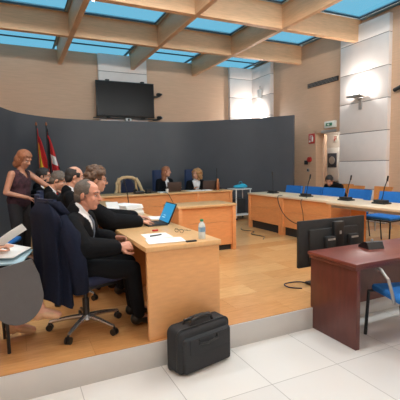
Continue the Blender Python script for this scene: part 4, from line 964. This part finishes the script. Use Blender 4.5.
t = thing('speaker_box', 'small black box beside the desk telephone on the long bench', 'box', (2.63, 8.2, P+0.75))
MB().box((0, 0, 0.05), (0.12, 0.1, 0.1), 0.01).build('case', M['black_matte'], t); MB().cone((0, -0.05, 0.05), (0, -0.056, 0.05), 0.04).build('grille', M['black'], t)
o = MB().box((0, 0, 0.012), (0.36, 0.2, 0.024), 0.004).build('document_tray', M['black'], loc=(2.7, 8.42, P+0.75)); tag(o, 'flat black keyboard on the long bench left of the brown laptop', 'keyboard')
flat('document', 'white papers on the long bench between the two women', 'paper', [(3.62, 8.12), (3.98, 8.12), (3.96, 8.36), (3.6, 8.36)], P+0.75, M['paper'], 0.012)
flat('document', 'white papers on the long bench under the hands of the blond woman', 'paper', [(3.99, 8.08), (4.17, 8.08), (4.15, 8.26), (3.99, 8.26)], P+0.75, M['paper'], 0.02)
o = MB().lathe([(0.03, 0), (0.035, 0.09), (0.032, 0.09), (0.028, 0.006)], seg=18).build('white_cup', M['white_metal'], loc=(3.02, 8.06, P+0.75)); tag(o, 'small white cup on the long bench left of the brown laptop', 'cup')
flat('document', 'white papers on the long bench before the auburn-haired woman', 'paper', [(2.88, 8.12), (3.06, 8.12), (3.05, 8.34), (2.88, 8.34)], P+0.75, M['paper'], 0.015)
cable('thin black cable on the front of the long bench below the brown laptop', [(2.95, 8.1, P+0.757), (3.0, 7.955, P+0.74), (3.08, 7.95, P+0.6), (3.16, 7.955, P+0.45)], 0.006)
# trolley
t = thing('metal_trolley', 'white metal trolley right of the long bench', 'trolley', (4.98, 8.2, P))
for x in (-0.2, 0.2):
    for y in (-0.18, 0.18):
        MB().cone((x, y, 0.05), (x, y, 0.76), 0.014).build('post', M['white_metal'], t); MB().cone((x-0.012, y, 0.028), (x+0.012, y, 0.028), 0.028).build('wheel', M['black'], t)
for z in (0.12, 0.75): MB().box((0, 0, z), (0.46, 0.42, 0.025), 0.005).build('shelf', M['white_metal'], t)
MB().b2((-0.18, 0.0, 0.14), (0.18, 0.17, 0.5), 0.01).build('back_panel', M['black_matte'], t)
t = thing('turquoise_bag', 'turquoise plastic bag on top of the metal trolley', 'bag', (4.96, 8.12, P+0.763))
mb = MB(); mb.ell((0, 0, 0.05), (0.2, 0.13, 0.05)).ell((0.08, 0.02, 0.07), (0.1, 0.08, 0.05)).remesh('body', M['turquoise'], t, 0.015, 2)
MB().tube([(-0.05, 0, 0.09), (-0.03, 0, 0.16), (0.03, 0, 0.17), (0.06, 0, 0.1)], 0.006, 8).build('handle', M['turquoise'], t)
# flags
def flag(name, label, x, y, z1, matf, mats, seed, sway):
    t = thing(name, label, 'flag', (x, y, P), 0, 'flags on poles')
    MB().cone((0, 0, 0), (0, 0, 0.04), 0.16, 0.13, 24).build('base', M['black'], t)
    MB().cone((0, 0, 0.04), (0, 0, z1-P-0.04), 0.014).build('pole', M['black_matte'], t)
    MB().lathe([(0.012, 0), (0.024, 0.02), (0.02, 0.05), (0.004, 0.08)], c=(0, 0, z1-P-0.05), seg=14).build('finial', M['copper'], t)
    mb = MB(); L = 1.35
    def f(u, v):
        spread = 0.05+0.36*v**0.9
        return (0.0+u*spread+0.02*math.sin(u*9+v*2), 0.05*math.sin(u*14+seed+v*1.5)*(0.3+v)-0.01, z1-P-0.08-L*v-0.28*u*(1-v*0.4))
    mb.sheet(f, 40, 26, matf).solid(0.004)
    mb.build('cloth', mats, t, smooth=180); return t
flag('national_flag', 'red and yellow striped flag on a pole, left of the two flags', 0.46, 9.25, 2.53, lambda u, v: 1 if v > 0.22 and 0.04 < u < 0.2+0.6*(v-0.15) else 0, [M['flag_red'], M['flag_yellow']], 0.3, 0)
flag('regional_flag', 'red flag with white emblem on a pole, right of the two flags', 0.66, 9.2, 2.53, lambda u, v: 2 if (u < 0.36 and v < 0.8) or (u > 0.86 and v > 0.45) else (1 if (0.36 < v < 0.5 and 0.42 < u < 0.72) or (0.6 < v < 0.72 and 0.4 < u < 0.6) else 0), [M['flag_red'], M['flag_white'], M['flag_dark']], 1.4, 0)

# ------------------------------------------------------------------ black trolley bag on the tiles
t = thing('rolling_briefcase', 'black nylon briefcase standing on the white tiles in front of the step', 'briefcase', (1.22, 2.615, 0), R(12))
MB().box((0, 0.02, 0.18), (0.50, 0.17, 0.34), 0.045, seg=4).build('main_compartment', M['bag'], t)
MB().box((0.015, -0.07, 0.15), (0.45, 0.05, 0.27), 0.024, seg=4).build('front_pocket', M['bag'], t)
mb = MB(); mb.box((0.015, -0.095, 0.215), (0.36, 0.012, 0.12), 0.005); mb.build('pocket_flap', M['bag'], t)
rim = [(-0.20, 0.0, 0), (0.20, 0, 0)]
def rrect(w, h, r, y, z0):
    out = []
    for cx, cz, a0 in ((w-r, h-r, 0), (-w+r, h-r, 90), (-w+r, r, 180), (w-r, r, 270)):
        for k in range(6): a = R(a0+90*k/5); out.append((cx+r*math.cos(a), y, z0+cz+r*math.sin(a)))
    return out+[out[0]]
MB().tube(rrect(0.247, 0.335, 0.05, -0.045, 0.014), 0.006, 8).tube(rrect(0.247, 0.335, 0.05, 0.075, 0.014), 0.006, 8).build('piping', M['black'], t)
MB().tube([(-0.11, -0.02, 0.345), (-0.09, -0.02, 0.385), (-0.04, -0.02, 0.40), (0.04, -0.02, 0.40), (0.09, -0.02, 0.385), (0.11, -0.02, 0.345)], [0.012, 0.012, 0.016, 0.016, 0.012, 0.012], 10).build('carry_handle', M['black'], t)
MB().tube([(-0.13, 0.035, 0.345), (-0.12, 0.035, 0.375), (-0.05, 0.035, 0.385), (0.05, 0.035, 0.385), (0.12, 0.035, 0.375), (0.13, 0.035, 0.345)], 0.012, 10).build('carry_handle', M['black'], t)
MB().tube([(-0.08, -0.10, 0.265), (-0.085, -0.11, 0.235), (0.0, -0.115, 0.225), (0.085, -0.11, 0.235), (0.09, -0.10, 0.265)], 0.010, 8).build('front_handle', M['black'], t)
for s in (-1, 1): MB().cone((s*0.22-0.015, 0.08, 0.03), (s*0.22+0.015, 0.08, 0.03), 0.03).build('wheel', M['black'], t)
